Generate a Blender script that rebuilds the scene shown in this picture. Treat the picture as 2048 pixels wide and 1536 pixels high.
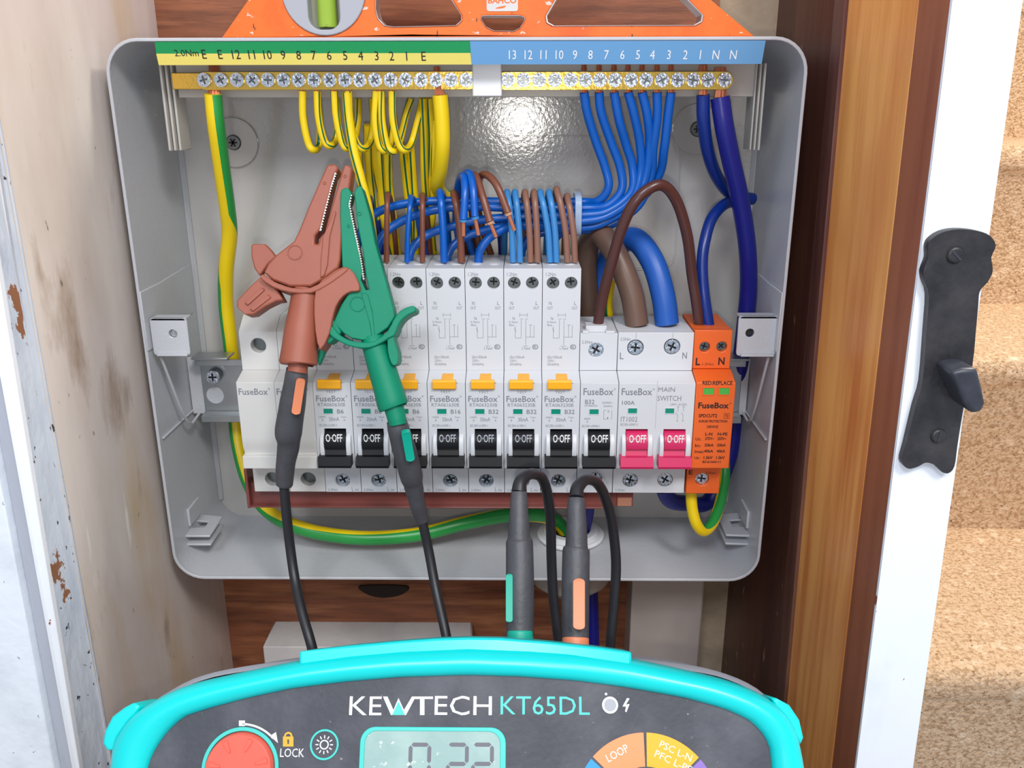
import bpy, bmesh, math, random
from mathutils import Vector, Matrix
random.seed(7)
S = 0.001                      # everything below is in millimetres
scn = bpy.context.scene
COL = scn.collection
for o in list(bpy.data.objects): bpy.data.objects.remove(o)

# ------------------------------------------------------------------ camera
F = 1730.69
CR = Vector((0.99993606, 0.01120496, -0.00152157))
CU = Vector((-0.0020182, 0.3092431, 0.95098088))
CW = Vector((-0.01112624, 0.95091701, -0.30924594))
CC = Vector((28.965, -398.18, 105.22))
cam = bpy.data.cameras.new('camera'); cam_o = bpy.data.objects.new('camera', cam); COL.objects.link(cam_o)
m = Matrix((CR, CU, -CW)).transposed().to_4x4(); m.translation = CC * S
cam_o.matrix_world = m
cam.sensor_fit = 'HORIZONTAL'; cam.sensor_width = 36.0; cam.lens = 36.0 * F / 2048
cam.clip_start = 0.01; cam.clip_end = 50
scn.camera = cam_o

# ------------------------------------------------------------------ world, lamps, exposure
scn.view_settings.view_transform = 'Standard'; scn.view_settings.look = 'None'
scn.view_settings.gamma = 1.0; scn.view_settings.use_curve_mapping = False
scn.view_settings.exposure = 0.0
wd = bpy.data.worlds.new('world'); scn.world = wd; wd.use_nodes = True
bg = wd.node_tree.nodes['Background']; bg.inputs[0].default_value = (0.80, 0.86, 1.0, 1); bg.inputs[1].default_value = 0.70

def area(name, loc, target, size, power, color, size_y=None):
    l = bpy.data.lights.new(name, 'AREA'); l.energy = power; l.color = color; l.size = size * S
    if size_y: l.shape = 'RECTANGLE'; l.size_y = size_y * S
    o = bpy.data.objects.new(name, l); COL.objects.link(o); o.location = Vector(loc) * S
    d = (Vector(target) - Vector(loc)).normalized(); o.rotation_euler = d.to_track_quat('-Z', 'Y').to_euler()
    return o
area('window_light', (-250, -1500, 1180), (0, 0, -20), 480, 13.5, (0.90, 0.95, 1.0), 340)
area('phone_torch', (27, -404, 88), (30, 70, 100), 7, 0.24, (1.0, 0.93, 0.82))
area('hall_light', (420, -900, 900), (170, -60, 100), 260, 9.0, (1.0, 0.97, 0.92))
area('landing_light', (900, 300, 1100), (560, 480, -100), 250, 17.0, (1.0, 0.93, 0.80))

# ------------------------------------------------------------------ pixel helpers (2048x1536 frame): a pixel and a depth give a real point
def ray(px, py): return CW + CR * ((px - 1024) / F) - CU * ((py - 768) / F)
def UN(px, py, Y):
    d = ray(px, py); return CC + d * ((Y - CC.y) / d.y)
def UX(px, py, X):
    d = ray(px, py); return CC + d * ((X - CC.x) / d.x)
def UZ(px, py, Z):
    d = ray(px, py); return CC + d * ((Z - CC.z) / d.z)
def zof(p): return (Vector(p) - CC).dot(CW)

# ------------------------------------------------------------------ materials
def lin(c):
    out = []
    for v in c[:3]:
        v /= 255.0
        out.append(v / 12.92 if v <= 0.04045 else ((v + 0.055) / 1.055) ** 2.4)
    return (*out, 1)
MATS = {}
def mat(name, rgb, rough=0.5, metal=0.0, var=0.0, vscale=60, bump=0.0, bscale=400, spec=0.5, coat=0.0, alpha=None, trans=0.0, stretch=(1, 1, 1), rgb2=None):
    if name in MATS: return MATS[name]
    m = bpy.data.materials.new(name); m.use_nodes = True; MATS[name] = m
    nt = m.node_tree; b = nt.nodes['Principled BSDF']
    b.inputs['Base Color'].default_value = lin(rgb); b.inputs['Roughness'].default_value = rough
    b.inputs['Metallic'].default_value = metal; b.inputs['Specular IOR Level'].default_value = spec
    b.inputs['Coat Weight'].default_value = coat; b.inputs['Transmission Weight'].default_value = trans
    if alpha is not None: b.inputs['Alpha'].default_value = alpha
    tc = nt.nodes.new('ShaderNodeTexCoord')
    mp = nt.nodes.new('ShaderNodeMapping'); mp.inputs['Scale'].default_value = stretch
    nt.links.new(tc.outputs['Object'], mp.inputs[0])
    if var or rgb2:
        n = nt.nodes.new('ShaderNodeTexNoise'); n.inputs['Scale'].default_value = vscale; n.inputs['Detail'].default_value = 6
        n.inputs['Roughness'].default_value = 0.62
        nt.links.new(mp.outputs[0], n.inputs['Vector'])
        r = nt.nodes.new('ShaderNodeValToRGB'); nt.links.new(n.outputs['Fac'], r.inputs[0])
        c1 = lin(rgb); c2 = lin(rgb2) if rgb2 else tuple(v * (1 - var) for v in c1[:3]) + (1,)
        r.color_ramp.elements[0].position = 0.32; r.color_ramp.elements[1].position = 0.66
        r.color_ramp.elements[0].color = c2; r.color_ramp.elements[1].color = c1
        nt.links.new(r.outputs[0], b.inputs['Base Color'])
    if bump:
        n2 = nt.nodes.new('ShaderNodeTexNoise'); n2.inputs['Scale'].default_value = bscale; n2.inputs['Detail'].default_value = 3
        nt.links.new(mp.outputs[0], n2.inputs['Vector'])
        bp = nt.nodes.new('ShaderNodeBump'); bp.inputs['Strength'].default_value = bump; bp.inputs['Distance'].default_value = 0.0006
        nt.links.new(n2.outputs['Fac'], bp.inputs['Height']); nt.links.new(bp.outputs[0], b.inputs['Normal'])
    return m

def layered(name, base, layers, rough=0.6, bump=0.3, bscale=300, bdist=0.001, bstretch=(1, 1, 1), spec=0.4):
    """base colour with several noise layers: (rgb, scale, stretch, lo, hi, detail)"""
    m = bpy.data.materials.new(name); m.use_nodes = True; MATS[name] = m
    nt = m.node_tree; b = nt.nodes['Principled BSDF']; b.inputs['Roughness'].default_value = rough
    b.inputs['Specular IOR Level'].default_value = spec
    tc = nt.nodes.new('ShaderNodeTexCoord')
    rgb = nt.nodes.new('ShaderNodeRGB'); rgb.outputs[0].default_value = lin(base); cur = rgb.outputs[0]
    for k, (c, sc, st, lo, hi, det) in enumerate(layers):
        mp = nt.nodes.new('ShaderNodeMapping'); mp.inputs['Scale'].default_value = st; mp.inputs['Location'].default_value = (k * 1.7, k * 0.9, k * 2.3)
        nt.links.new(tc.outputs['Object'], mp.inputs[0])
        n = nt.nodes.new('ShaderNodeTexNoise'); n.inputs['Scale'].default_value = sc; n.inputs['Detail'].default_value = det; n.inputs['Roughness'].default_value = 0.6
        nt.links.new(mp.outputs[0], n.inputs['Vector'])
        mr = nt.nodes.new('ShaderNodeMapRange'); mr.inputs[1].default_value = lo; mr.inputs[2].default_value = hi
        nt.links.new(n.outputs['Fac'], mr.inputs[0])
        mx = nt.nodes.new('ShaderNodeMix'); mx.data_type = 'RGBA'; mx.inputs[7].default_value = lin(c)
        nt.links.new(mr.outputs[0], mx.inputs[0]); nt.links.new(cur, mx.inputs[6]); cur = mx.outputs[2]
    nt.links.new(cur, b.inputs['Base Color'])
    mp = nt.nodes.new('ShaderNodeMapping'); mp.inputs['Scale'].default_value = bstretch; nt.links.new(tc.outputs['Object'], mp.inputs[0])
    n2 = nt.nodes.new('ShaderNodeTexNoise'); n2.inputs['Scale'].default_value = bscale; n2.inputs['Detail'].default_value = 4
    nt.links.new(mp.outputs[0], n2.inputs['Vector'])
    bp = nt.nodes.new('ShaderNodeBump'); bp.inputs['Strength'].default_value = bump; bp.inputs['Distance'].default_value = bdist
    nt.links.new(n2.outputs['Fac'], bp.inputs['Height']); nt.links.new(bp.outputs[0], b.inputs['Normal'])
    return m

m_box = mat('powder_coat_white', (188, 190, 196), 0.33, bump=0.25, bscale=700, spec=0.5)
m_back = mat('powder_coat_gloss', (188, 185, 182), 0.12, bump=0.11, bscale=560, spec=0.8)
m_plas = mat('device_white_plastic', (204, 206, 211), 0.42)
m_plas2 = mat('device_blank_plastic', (206, 205, 203), 0.42)
m_grey = mat('carrier_grey_plastic', (186, 182, 176), 0.35)
m_clear = mat('pale_plastic', (226, 228, 232), 0.25)
m_black = mat('black_plastic', (17, 18, 23), 0.5, spec=0.3)
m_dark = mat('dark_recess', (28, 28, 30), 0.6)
m_pink = mat('crimson_plastic', (200, 36, 92), 0.42)
m_orange = mat('orange_plastic', (226, 98, 32), 0.45)
m_test = mat('amber_plastic', (244, 172, 20), 0.4)
m_ind = mat('teal_indicator', (0, 134, 110), 0.35)
m_indg = mat('green_indicator', (72, 170, 66), 0.35)
m_ink = mat('grey_ink', (124, 126, 135), 0.6)
m_inkd = mat('dark_ink', (48, 26, 22), 0.6)
m_inkb = mat('black_ink', (26, 26, 26), 0.6)
m_inkw = mat('white_ink', (236, 238, 240), 0.5)
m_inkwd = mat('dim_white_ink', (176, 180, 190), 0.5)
m_zinc = mat('zinc_plated_steel', (206, 212, 220), 0.16, 1.0, bump=0.8, bscale=700)
m_zincd = mat('dull_zinc_steel', (120, 124, 122), 0.3, 1.0)
m_rail = mat('rail_galvanised', (184, 188, 190), 0.33, 0.9, var=0.15)
m_brass = mat('brass', (222, 182, 84), 0.2, 1.0, bump=0.2, bscale=500)
m_copper = mat('copper', (224, 140, 104), 0.38, 0.85)
m_cuins = mat('busbar_brown_insulation', (122, 66, 60), 0.3, spec=0.6)
m_yel = mat('cable_yellow', (236, 204, 18), 0.32)
m_grn = mat('cable_green', (40, 148, 66), 0.32)
m_grnd = mat('cable_dark_green', (20, 96, 60), 0.32)
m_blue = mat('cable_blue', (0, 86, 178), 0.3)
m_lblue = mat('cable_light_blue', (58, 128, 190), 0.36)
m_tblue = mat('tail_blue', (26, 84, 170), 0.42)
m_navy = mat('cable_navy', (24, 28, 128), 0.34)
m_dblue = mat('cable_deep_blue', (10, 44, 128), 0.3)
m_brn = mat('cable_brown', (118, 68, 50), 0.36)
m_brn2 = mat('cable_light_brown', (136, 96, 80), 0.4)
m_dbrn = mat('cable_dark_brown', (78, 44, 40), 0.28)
m_tbrn = mat('tail_brown', (102, 78, 66), 0.42)
m_teeth = mat('steel_teeth', (150, 146, 140), 0.35, 1.0)
m_terra = mat('terracotta_plastic', (156, 86, 66), 0.5, var=0.1, vscale=90)
m_gclip = mat('green_clip_plastic', (0, 130, 98), 0.5, spec=0.3, var=0.08, vscale=90)
m_rub = mat('charcoal_rubber', (74, 74, 80), 0.5, var=0.25, vscale=120, bump=0.3, bscale=500)
m_lead = mat('black_lead', (34, 35, 40), 0.42)
m_insg = mat('turquoise_insert', (0, 166, 142), 0.45)
m_inso = mat('orange_insert', (226, 136, 96), 0.45)
m_teal = mat('tester_turquoise', (0, 204, 204), 0.3, spec=0.5)
m_tgrey = mat('tester_grey_case', (160, 164, 174), 0.5)
m_face = layered('tester_face_dusty', (66, 68, 76), [((96, 96, 104), 30, (1, 1, 1), 0.45, 0.75, 4), ((150, 146, 144), 420, (1, 1, 1), 0.70, 0.78, 2)], 0.55, 0.15, 500)
m_lcd = layered('lcd_glass', (150, 178, 174), [((166, 192, 186), 60, (1, 1, 1), 0.4, 0.7, 4), ((236, 240, 226), 330, (1, 1, 1), 0.66, 0.72, 3)], 0.25, 0.05, 400)
m_seg = mat('lcd_segment', (104, 104, 114), 0.5)
m_red = mat('button_red', (248, 96, 78), 0.4)
m_tring = mat('ring_turquoise', (70, 200, 190), 0.4)
m_lyel = mat('lock_yellow', (226, 170, 50), 0.5)
m_so = mat('sector_orange', (255, 150, 98), 0.5); m_sy = mat('sector_yellow', (236, 176, 40), 0.5)
m_sp = mat('sector_purple', (140, 110, 190), 0.5); m_sb = mat('sector_blue', (50, 150, 220), 0.5)
m_lgr = mat('label_green', (14, 148, 84), 0.45); m_ly = mat('label_yellow', (232, 216, 110), 0.45); m_lbl = mat('label_blue', (104, 160, 210), 0.45)
m_lorange = layered('level_orange_paint', (244, 112, 44), [((206, 84, 34), 40, (1, 1, 1), 0.5, 0.8, 5), ((214, 196, 186), 200, (1, 1, 1.6), 0.65, 0.67, 4), ((90, 60, 50), 260, (1, 1, .4), 0.68, 0.71, 3)], 0.4, 0.1, 300)
m_alu = mat('bare_aluminium', (200, 196, 196), 0.35, 0.8)
m_disc = mat('vial_housing_grey', (166, 168, 176), 0.5)
m_vial = mat('vial_green_fluid', (150, 180, 60), 0.15, spec=0.7)
m_iron = mat('black_iron', (34, 34, 38), 0.42, 0.2, var=0.4, vscale=70, bump=1.0, bscale=140, rgb2=(62, 60, 62))
m_iront = mat('worn_highlit_iron', (70, 73, 84), 0.4, 0.3, var=0.5)
m_pine = layered('pine_board', (148, 90, 62), [((104, 62, 44), 22, (1, 1, 9), 0.4, 0.7, 5), ((186, 124, 84), 9, (1.5, 1, 14), 0.5, 0.8, 3), ((96, 60, 40), 14, (1, 1, 5), 0.68, 0.8, 3)], 0.5, 0.2, 90, 0.0008, (1, 1, 12))
m_pinej = layered('pine_jamb', (252, 182, 104), [((220, 134, 68), 110, (1, 1, .05), 0.42, 0.66, 6), ((236, 164, 88), 60, (1, 1, .08), 0.5, 0.75, 3), ((190, 100, 54), 9, (1, 1, .35), 0.52, 0.8, 4), ((130, 66, 40), 26, (1, 1, .2), 0.72, 0.8, 3)], 0.33, 0.12, 120, 0.0008, (1, 1, .06), 0.5)
m_mahog = layered('mahogany_stain', (84, 48, 40), [((98, 62, 48), 40, (1, 1, .12), 0.45, 0.75, 5), ((44, 24, 22), 24, (1, 1, .1), 0.5, 0.8, 4), ((170, 140, 110), 230, (1, 1, .25), 0.69, 0.74, 2)], 0.35, 0.3, 200, 0.0008, (1, 1, .1), 0.5)
m_ridge = layered('worn_brown_edge', (104, 66, 60), [((140, 100, 82), 60, (1, 1, .1), 0.5, 0.75, 5), ((70, 40, 36), 50, (1, 1, .15), 0.5, 0.8, 4)], 0.35, 0.3, 200, 0.0008, (1, 1, .1))
m_brstrip = layered('brown_stop_strip', (178, 108, 78), [((140, 76, 54), 40, (1, 1, .1), 0.45, 0.75, 5), ((176, 110, 76), 60, (1, 1, .1), 0.5, 0.8, 4)], 0.4, 0.2, 200, 0.0008, (1, 1, .1))
m_plaster = layered('cream_plaster', (176, 158, 136), [((150, 130, 108), 30, (1, 1, 1), 0.45, 0.7, 5), ((90, 76, 62), 60, (1, 1, .6), 0.70, 0.76, 4)], 0.8, 0.4, 200)
m_marb = layered('stained_limewashed_panel', (222, 211, 204), [((202, 188, 180), 14, (1, 1, .35), 0.40, 0.68, 6), ((230, 222, 216), 20, (1, 1, .3), 0.5, 0.8, 4), ((204, 174, 122), 8, (1, 1, .3), 0.55, 0.72, 5), ((150, 124, 100), 34, (1, .7, .25), 0.585, 0.72, 7), ((240, 234, 228), 110, (1, 1, .15), 0.69, 0.76, 3), ((130, 112, 98), 190, (1, 1, .4), 0.70, 0.75, 3)], 0.42, 0.2, 60, 0.001, (1, 1, .3), 0.5)
m_bpaint = layered('chipped_blue_grey_paint', (196, 204, 216), [((178, 188, 204), 60, (1, 1, .5), 0.45, 0.7, 5), ((140, 96, 70), 62, (1, 1, .5), 0.63, 0.64, 6), ((60, 60, 66), 330, (1, 1, .45), 0.655, 0.68, 4)], 0.4, 0.7, 160, 0.0012, (1, 1, .35))
m_gpaint = layered('grey_gloss_paint', (176, 180, 190), [((156, 160, 170), 60, (1, 1, .4), 0.5, 0.8, 4), ((120, 70, 50), 40, (1, 1, .3), 0.67, 0.68, 5)], 0.35, 0.4, 160, 0.001, (1, 1, .3))
m_wpaint = layered('white_gloss_paint', (232, 236, 244), [((214, 220, 230), 40, (1, 1, .4), 0.5, 0.8, 4), ((150, 80, 60), 75, (1, 1, .6), 0.70, 0.71, 5)], 0.35, 0.35, 120, 0.001, (1, 1, .4))
m_wall = layered('white_door_paint', (226, 232, 240), [((206, 212, 222), 30, (1, 1, 1), 0.5, 0.8, 4), ((90, 90, 94), 260, (1, 1, .5), 0.69, 0.71, 4)], 0.5, 0.5, 120)
m_trunk = layered('trunking_plastic', (178, 168, 162), [((164, 154, 150), 20, (1, 1, .4), 0.45, 0.7, 4)], 0.5, 0.1, 200)
m_jbox = layered('junction_box_plastic', (206, 202, 200), [((186, 180, 178), 40, (1, 1, 1), 0.5, 0.8, 4), ((120, 100, 90), 190, (1, 1, 1), 0.72, 0.75, 3)], 0.5, 0.1, 200)
m_carpet = layered('sand_carpet', (216, 184, 150), [((180, 146, 112), 240, (1, 1, 1), 0.46, 0.62, 3), ((236, 210, 180), 90, (1, 1, 1), 0.55, 0.75, 3), ((110, 78, 54), 330, (1, 1, 1), 0.66, 0.72, 2)], 0.95, 1.0, 320, 0.004, (1, 1, 1), 0.1)
m_hallw = mat('hall_wall', (214, 190, 160), 0.8, var=0.1)
m_floor = mat('shelf_board', (150, 130, 112), 0.7, var=0.3)

# ------------------------------------------------------------------ mesh helpers
def fill(loops):
    bm = bmesh.new(); b = 0; es = []; vs = []
    for l in loops:
        lv = [bm.verts.new((p[0], p[1], 0)) for p in l]; vs += lv
        es += [bm.edges.new((lv[i], lv[(i + 1) % len(lv)])) for i in range(len(lv))]
    bm.verts.index_update()
    bmesh.ops.triangle_fill(bm, use_beauty=True, use_dissolve=False, edges=es, normal=(0, 0, 1))
    bm.verts.index_update()
    out = [tuple(v.index for v in f.verts) for f in bm.faces]; bm.free(); return out
def keyed(keys, t):
    for (a, u), (b, v) in zip(keys[:-1], keys[1:]):
        if t <= b: return u + (v - u) * max(0, min(1, (t - a) / (b - a)))
    return keys[-1][1]
class MB:
    def __init__(s): s.v = []; s.f = []; s.mi = []
    def add(s, vs, fs, mi=0):
        b = len(s.v); s.v += [tuple(p) for p in vs]
        for f in fs: s.f.append(tuple(b + i for i in f)); s.mi.append(mi)
        return s
    def box(s, x0, x1, y0, y1, z0, z1, mi=0):
        vs = [(x0, y0, z0), (x1, y0, z0), (x1, y1, z0), (x0, y1, z0), (x0, y0, z1), (x1, y0, z1), (x1, y1, z1), (x0, y1, z1)]
        return s.add(vs, [(0, 3, 2, 1), (4, 5, 6, 7), (0, 1, 5, 4), (1, 2, 6, 5), (2, 3, 7, 6), (3, 0, 4, 7)], mi)
    def plate(s, outer, holes=(), f3=None, d0=0, d1=1, mi=0):
        """2-D outline with holes, extruded from d0 to d1 through f3(u, v, d) -> 3-D"""
        f3 = f3 or (lambda u, v, d: (u, d, v))
        loops = [list(outer)] + [list(h) for h in holes]
        flat = [p for l in loops for p in l]
        tris = fill(loops)
        n = len(flat); vs = [f3(p[0], p[1], d0) for p in flat] + [f3(p[0], p[1], d1) for p in flat]
        fs = [tuple(t) for t in tris] + [tuple(n + i for i in reversed(t)) for t in tris]
        b = 0
        for l in loops:
            k = len(l)
            for i in range(k):
                j = (i + 1) % k; fs.append((b + i, b + j, n + b + j, n + b + i))
            b += k
        return s.add(vs, fs, mi)
    def prof(s, prof_yz, x0, x1, mi=0):
        return s.plate(prof_yz, (), lambda u, v, d: (d, u, v), x0, x1, mi)
    def cyl(s, c, axis, r0, r1, h, n=20, mi=0):
        a = Vector(axis).normalized(); t = a.orthogonal().normalized(); b2 = a.cross(t); c = Vector(c)
        vs = []
        for k, (r, hh) in enumerate(((r0, 0), (r1, h))):
            for i in range(n):
                th = 2 * math.pi * i / n; vs.append(c + a * hh + t * (r * math.cos(th)) + b2 * (r * math.sin(th)))
        fs = [(i, (i + 1) % n, n + (i + 1) % n, n + i) for i in range(n)] + [tuple(reversed(range(n))), tuple(range(n, 2 * n))]
        return s.add(vs, fs, mi)
    def tube(s, pts, r, n=14, seg=7, stripes=None, twist=0.0, phase=0.0, flat=1.0):
        """pts: list of points or (point, radius); Catmull-Rom path; stripes: list of (a0, a1, mat) in turns"""
        P = []; R = []
        for q in pts:
            if isinstance(q, tuple) and len(q) == 2 and not isinstance(q[0], (int, float)): P.append(Vector(q[0])); R.append(q[1])
            else: P.append(Vector(q)); R.append(r)
        path = []
        k = len(P)
        for i in range(k - 1):
            p0 = P[max(i - 1, 0)]; p1 = P[i]; p2 = P[i + 1]; p3 = P[min(i + 2, k - 1)]
            if i == 0: p0 = p1 * 2 - p2
            if i == k - 2: p3 = p2 * 2 - p1
            for j in range(seg):
                t = j / seg
                q = 0.5 * ((2 * p1) + (p2 - p0) * t + (2 * p0 - 5 * p1 + 4 * p2 - p3) * t * t + (3 * p1 - p0 - 3 * p2 + p3) * t ** 3)
                path.append((q, R[i] + (R[i + 1] - R[i]) * (t * t * (3 - 2 * t))))
        path.append((P[-1], R[-1]))
        tan = []
        for i in range(len(path)):
            a = path[max(i - 1, 0)][0]; b = path[min(i + 1, len(path) - 1)][0]
            d = b - a; tan.append(d.normalized() if d.length > 1e-9 else Vector((0, 0, 1)))
        ref = Vector((0, -1, 0)); nrm = ref - tan[0] * ref.dot(tan[0])
        if nrm.length < 1e-3: nrm = Vector((0, 0, 1)) - tan[0] * tan[0].z
        nrm.normalize(); vs = []; N = len(path)
        for i in range(N):
            if i: nrm = nrm - tan[i] * nrm.dot(tan[i]); nrm.normalize()
            bi = tan[i].cross(nrm); tw = 2 * math.pi * (phase + (keyed(twist, i / seg) if isinstance(twist, list) else twist * i / (N - 1)))
            for j in range(n):
                th = 2 * math.pi * j / n + tw
                vs.append(path[i][0] + (nrm * math.cos(th) * flat + bi * math.sin(th)) * path[i][1])
        base = len(s.v); s.v += [tuple(p) for p in vs]
        for i in range(N - 1):
            for j in range(n):
                mi = 0
                if stripes:
                    for a0, a1, mm in stripes:
                        if a0 <= (j + 0.5) / n < a1: mi = mm
                j2 = (j + 1) % n
                s.f.append((base + i * n + j, base + i * n + j2, base + (i + 1) * n + j2, base + (i + 1) * n + j)); s.mi.append(mi)
        s.f.append(tuple(base + j for j in reversed(range(n)))); s.mi.append(0)
        s.f.append(tuple(base + (N - 1) * n + j for j in range(n))); s.mi.append(0)
        return s
    def mesh(s, name, mats, smooth=35):
        me = bpy.data.meshes.new(name)
        me.from_pydata([(x * S, y * S, z * S) for x, y, z in s.v], [], s.f)
        for q in (mats if isinstance(mats, (list, tuple)) else [mats]): me.materials.append(q)
        me.polygons.foreach_set('material_index', s.mi)
        bm = bmesh.new(); bm.from_mesh(me); bmesh.ops.recalc_face_normals(bm, faces=bm.faces); bm.to_mesh(me); bm.free()
        if smooth:
            me.polygons.foreach_set('use_smooth', [True] * len(me.polygons)); me.set_sharp_from_angle(angle=math.radians(smooth))
        me.update(); return me
    def build(s, name, mats, parent=None, bevel=0, smooth=35, loc=None, segs=2):
        return put(name, s.mesh(name, mats, smooth), parent, bevel, loc, segs)

def put(name, me, parent=None, bevel=0, loc=None, segs=2):
    o = bpy.data.objects.new(name, me); COL.objects.link(o)
    if parent: o.parent = parent
    if loc is not None: o.location = Vector(loc) * S
    if bevel:
        b = o.modifiers.new('bevel', 'BEVEL'); b.width = bevel * S; b.segments = segs; b.limit_method = 'ANGLE'; b.angle_limit = math.radians(40)
        b.harden_normals = False
    return o
def tag(o, label, cat, group=None, kind=None):
    if label: o['label'] = label
    if cat: o['category'] = cat
    if group: o['group'] = group
    if kind: o['kind'] = kind
    return o
def thing(name, label, cat, loc=(0, 0, 0), group=None, rot=None):
    o = bpy.data.objects.new(name, None); COL.objects.link(o); o.empty_display_size = 0.01
    if rot is not None:
        mm = rot.to_4x4(); mm.translation = Vector(loc) * S; o.matrix_world = mm
    else: o.location = Vector(loc) * S
    return tag(o, label, cat, group)
def struct(o, label=None):
    o['kind'] = 'structure'
    if label: o['label'] = label
    return o

def circ(cx, cy, r, n=20, a0=0.0): return [(cx + r * math.cos(a0 + 2 * math.pi * i / n), cy + r * math.sin(a0 + 2 * math.pi * i / n)) for i in range(n)]
def rrect(x0, x1, y0, y1, r, n=5):
    out = []
    for cx, cy, a in ((x1 - r, y1 - r, 0), (x0 + r, y1 - r, 90), (x0 + r, y0 + r, 180), (x1 - r, y0 + r, 270)):
        for i in range(n + 1):
            t = math.radians(a + 90 * i / n); out.append((cx + r * math.cos(t), cy + r * math.sin(t)))
    return out
def rect(x0, x1, y0, y1): return [(x0, y0), (x1, y0), (x1, y1), (x0, y1)]
def smooth_loop(pts, n=4):
    out = []; k = len(pts)
    for i in range(k):
        p0, p1, p2, p3 = [Vector((*pts[(i + d) % k], 0)) for d in (-1, 0, 1, 2)]
        for j in range(n):
            t = j / n
            q = 0.5 * ((2 * p1) + (p2 - p0) * t + (2 * p0 - 5 * p1 + 4 * p2 - p3) * t * t + (3 * p1 - p0 - 3 * p2 + p3) * t ** 3)
            out.append((q.x, q.y))
    return out

# flat lettering: real outlines of the built-in font as thin flat print
_tc = {}
def glyphs(txt, bold=0.0):
    key = (txt, bold)
    if key in _tc: return _tc[key]
    cu = bpy.data.curves.new('t', 'FONT'); cu.body = txt; cu.size = 1.0; cu.resolution_u = 2; cu.offset = bold
    ob = bpy.data.objects.new('t', cu); COL.objects.link(ob)
    me = bpy.data.meshes.new_from_object(ob.evaluated_get(bpy.context.evaluated_depsgraph_get()))
    vs = [(v.co.x, v.co.y) for v in me.vertices]; fs = [tuple(p.vertices) for p in me.polygons]
    bpy.data.objects.remove(ob); bpy.data.curves.remove(cu); bpy.data.meshes.remove(me)
    _tc[key] = (vs, fs); return _tc[key]
def text(mb, txt, u0, u1, v0, v1, f3, mi=0, bold=0.0, ang=0.0):
    """fits the text into the box u0..u1, v0..v1 of a flat surface; f3(u, v) -> 3-D"""
    vs, fs = glyphs(txt, bold)
    if not vs: return
    xs = [p[0] for p in vs]; ys = [p[1] for p in vs]
    a, b = min(xs), max(xs); c, d = min(ys), max(ys)
    cu, cv = (u0 + u1) / 2, (v0 + v1) / 2; ca, sa = math.cos(ang), math.sin(ang); out = []
    for x, y in vs:
        u = u0 + (x - a) / max(b - a, 1e-6) * (u1 - u0) - cu; v = v0 + (y - c) / max(d - c, 1e-6) * (v1 - v0) - cv
        out.append(f3(cu + u * ca - v * sa, cv + u * sa + v * ca))
    mb.add(out, fs, mi)
def ctext(mb, txt, cu, cv, cap, f3, mi=0, bold=0.0, sx=1.0):
    """text centred at cu, cv with its natural proportions and the given capital height"""
    xs = [p[0] for p in glyphs(txt, bold)[0]]; ys = [p[1] for p in glyphs(txt, bold)[0]]
    k = cap / (max(ys) - min(ys)); w = (max(xs) - min(xs)) * k * sx
    text(mb, txt, cu - w / 2, cu + w / 2, cv - cap / 2, cv + cap / 2, f3, mi, bold)
def yplane(Y): return lambda u, v: (u, Y, v)

# ------------------------------------------------------------------ the cupboard (setting)
def span(xa, xb, Y):
    """a nearly vertical edge: pixel x at the top and bottom of the frame, at depth Y; returned from floor to lintel height"""
    a = UN(xa, 0, Y); b = UN(xb, 1536, Y)
    k = (b.x - a.x) / (b.z - a.z)
    return [Vector((a.x + (z - a.z) * k, Y, z)) for z in (-262, 210)]
def strip(name, edges, mat_, back, label=None):
    """vertical timber whose front is the surface through the given edges, closed at the back"""
    mb = MB(); vs = []; n = len(edges)
    for lo, hi in edges: vs += [lo, hi]
    for lo, hi in edges: vs += [lo + Vector(back), hi + Vector(back)]
    fs = []
    for i in range(n - 1):
        fs.append((2 * i, 2 * i + 2, 2 * i + 3, 2 * i + 1)); k = 2 * n
        fs.append((k + 2 * i, k + 2 * i + 1, k + 2 * i + 3, k + 2 * i + 2))
        fs.append((2 * i, k + 2 * i, k + 2 * i + 2, 2 * i + 2)); fs.append((2 * i + 1, 2 * i + 3, k + 2 * i + 3, k + 2 * i + 1))
    e = 2 * n - 2; k = 2 * n
    fs.append((0, 1, k + 1, k)); fs.append((e, k + e, k + e + 1, e + 1))
    mb.add(vs, fs); return struct(mb.build(name, mat_, None, 0.5), label)

struct(MB().box(-175, 128, 75, 90, -262, 210).build('wall_back', m_pine), 'pine board back of the cupboard behind the white enclosure')
struct(MB().box(128, 185, 79, 90, -262, 210).build('trim_1', m_plaster), 'strip of old cream plaster right of the pine board')
struct(MB().box(-175, -157, -80, 90, -262, 210).build('wall_left', m_marb), 'stained limewashed panel left of the enclosure')
struct(MB().box(-420, 260, -330, 90, -275, -262).build('floor', m_floor))

# right-hand side, from the back corner towards the camera
e0 = [Vector((158.5, 80, z)) for z in (-262, 210)]
e1 = span(1669, 1540, 8); e2 = span(1697, 1562, -6); e3 = span(1838, 1662, -66); e3b = span(1842, 1667, -66)
e4 = span(1905, 1712, -108.6)
strip('wall_right', [e0, e1], m_mahog, (14, 0, 0), 'dark stained cupboard side right of the enclosure')
strip('trim_2', [[p + Vector((0.0, 0, 0)) for p in e1], [p + Vector((-1.6, 0, 0)) for p in e2], e2], m_ridge, (14, 4, 0), 'worn brown edge beside the dark cupboard side')
strip('trim_3', [e2, e3], m_pinej, (14, 6, 0), 'varnished orange pine door jamb')
g0 = [p + Vector((1.2, 0, 0)) for p in e3]; g1 = [p + Vector((1.2, -2, 0)) for p in e3b]
strip('trim_4', [[p + Vector((-1.0, -0.6, 0)) for p in e3b], e4], m_brstrip, (14, 6, 0), 'brown stained door stop strip')
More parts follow.
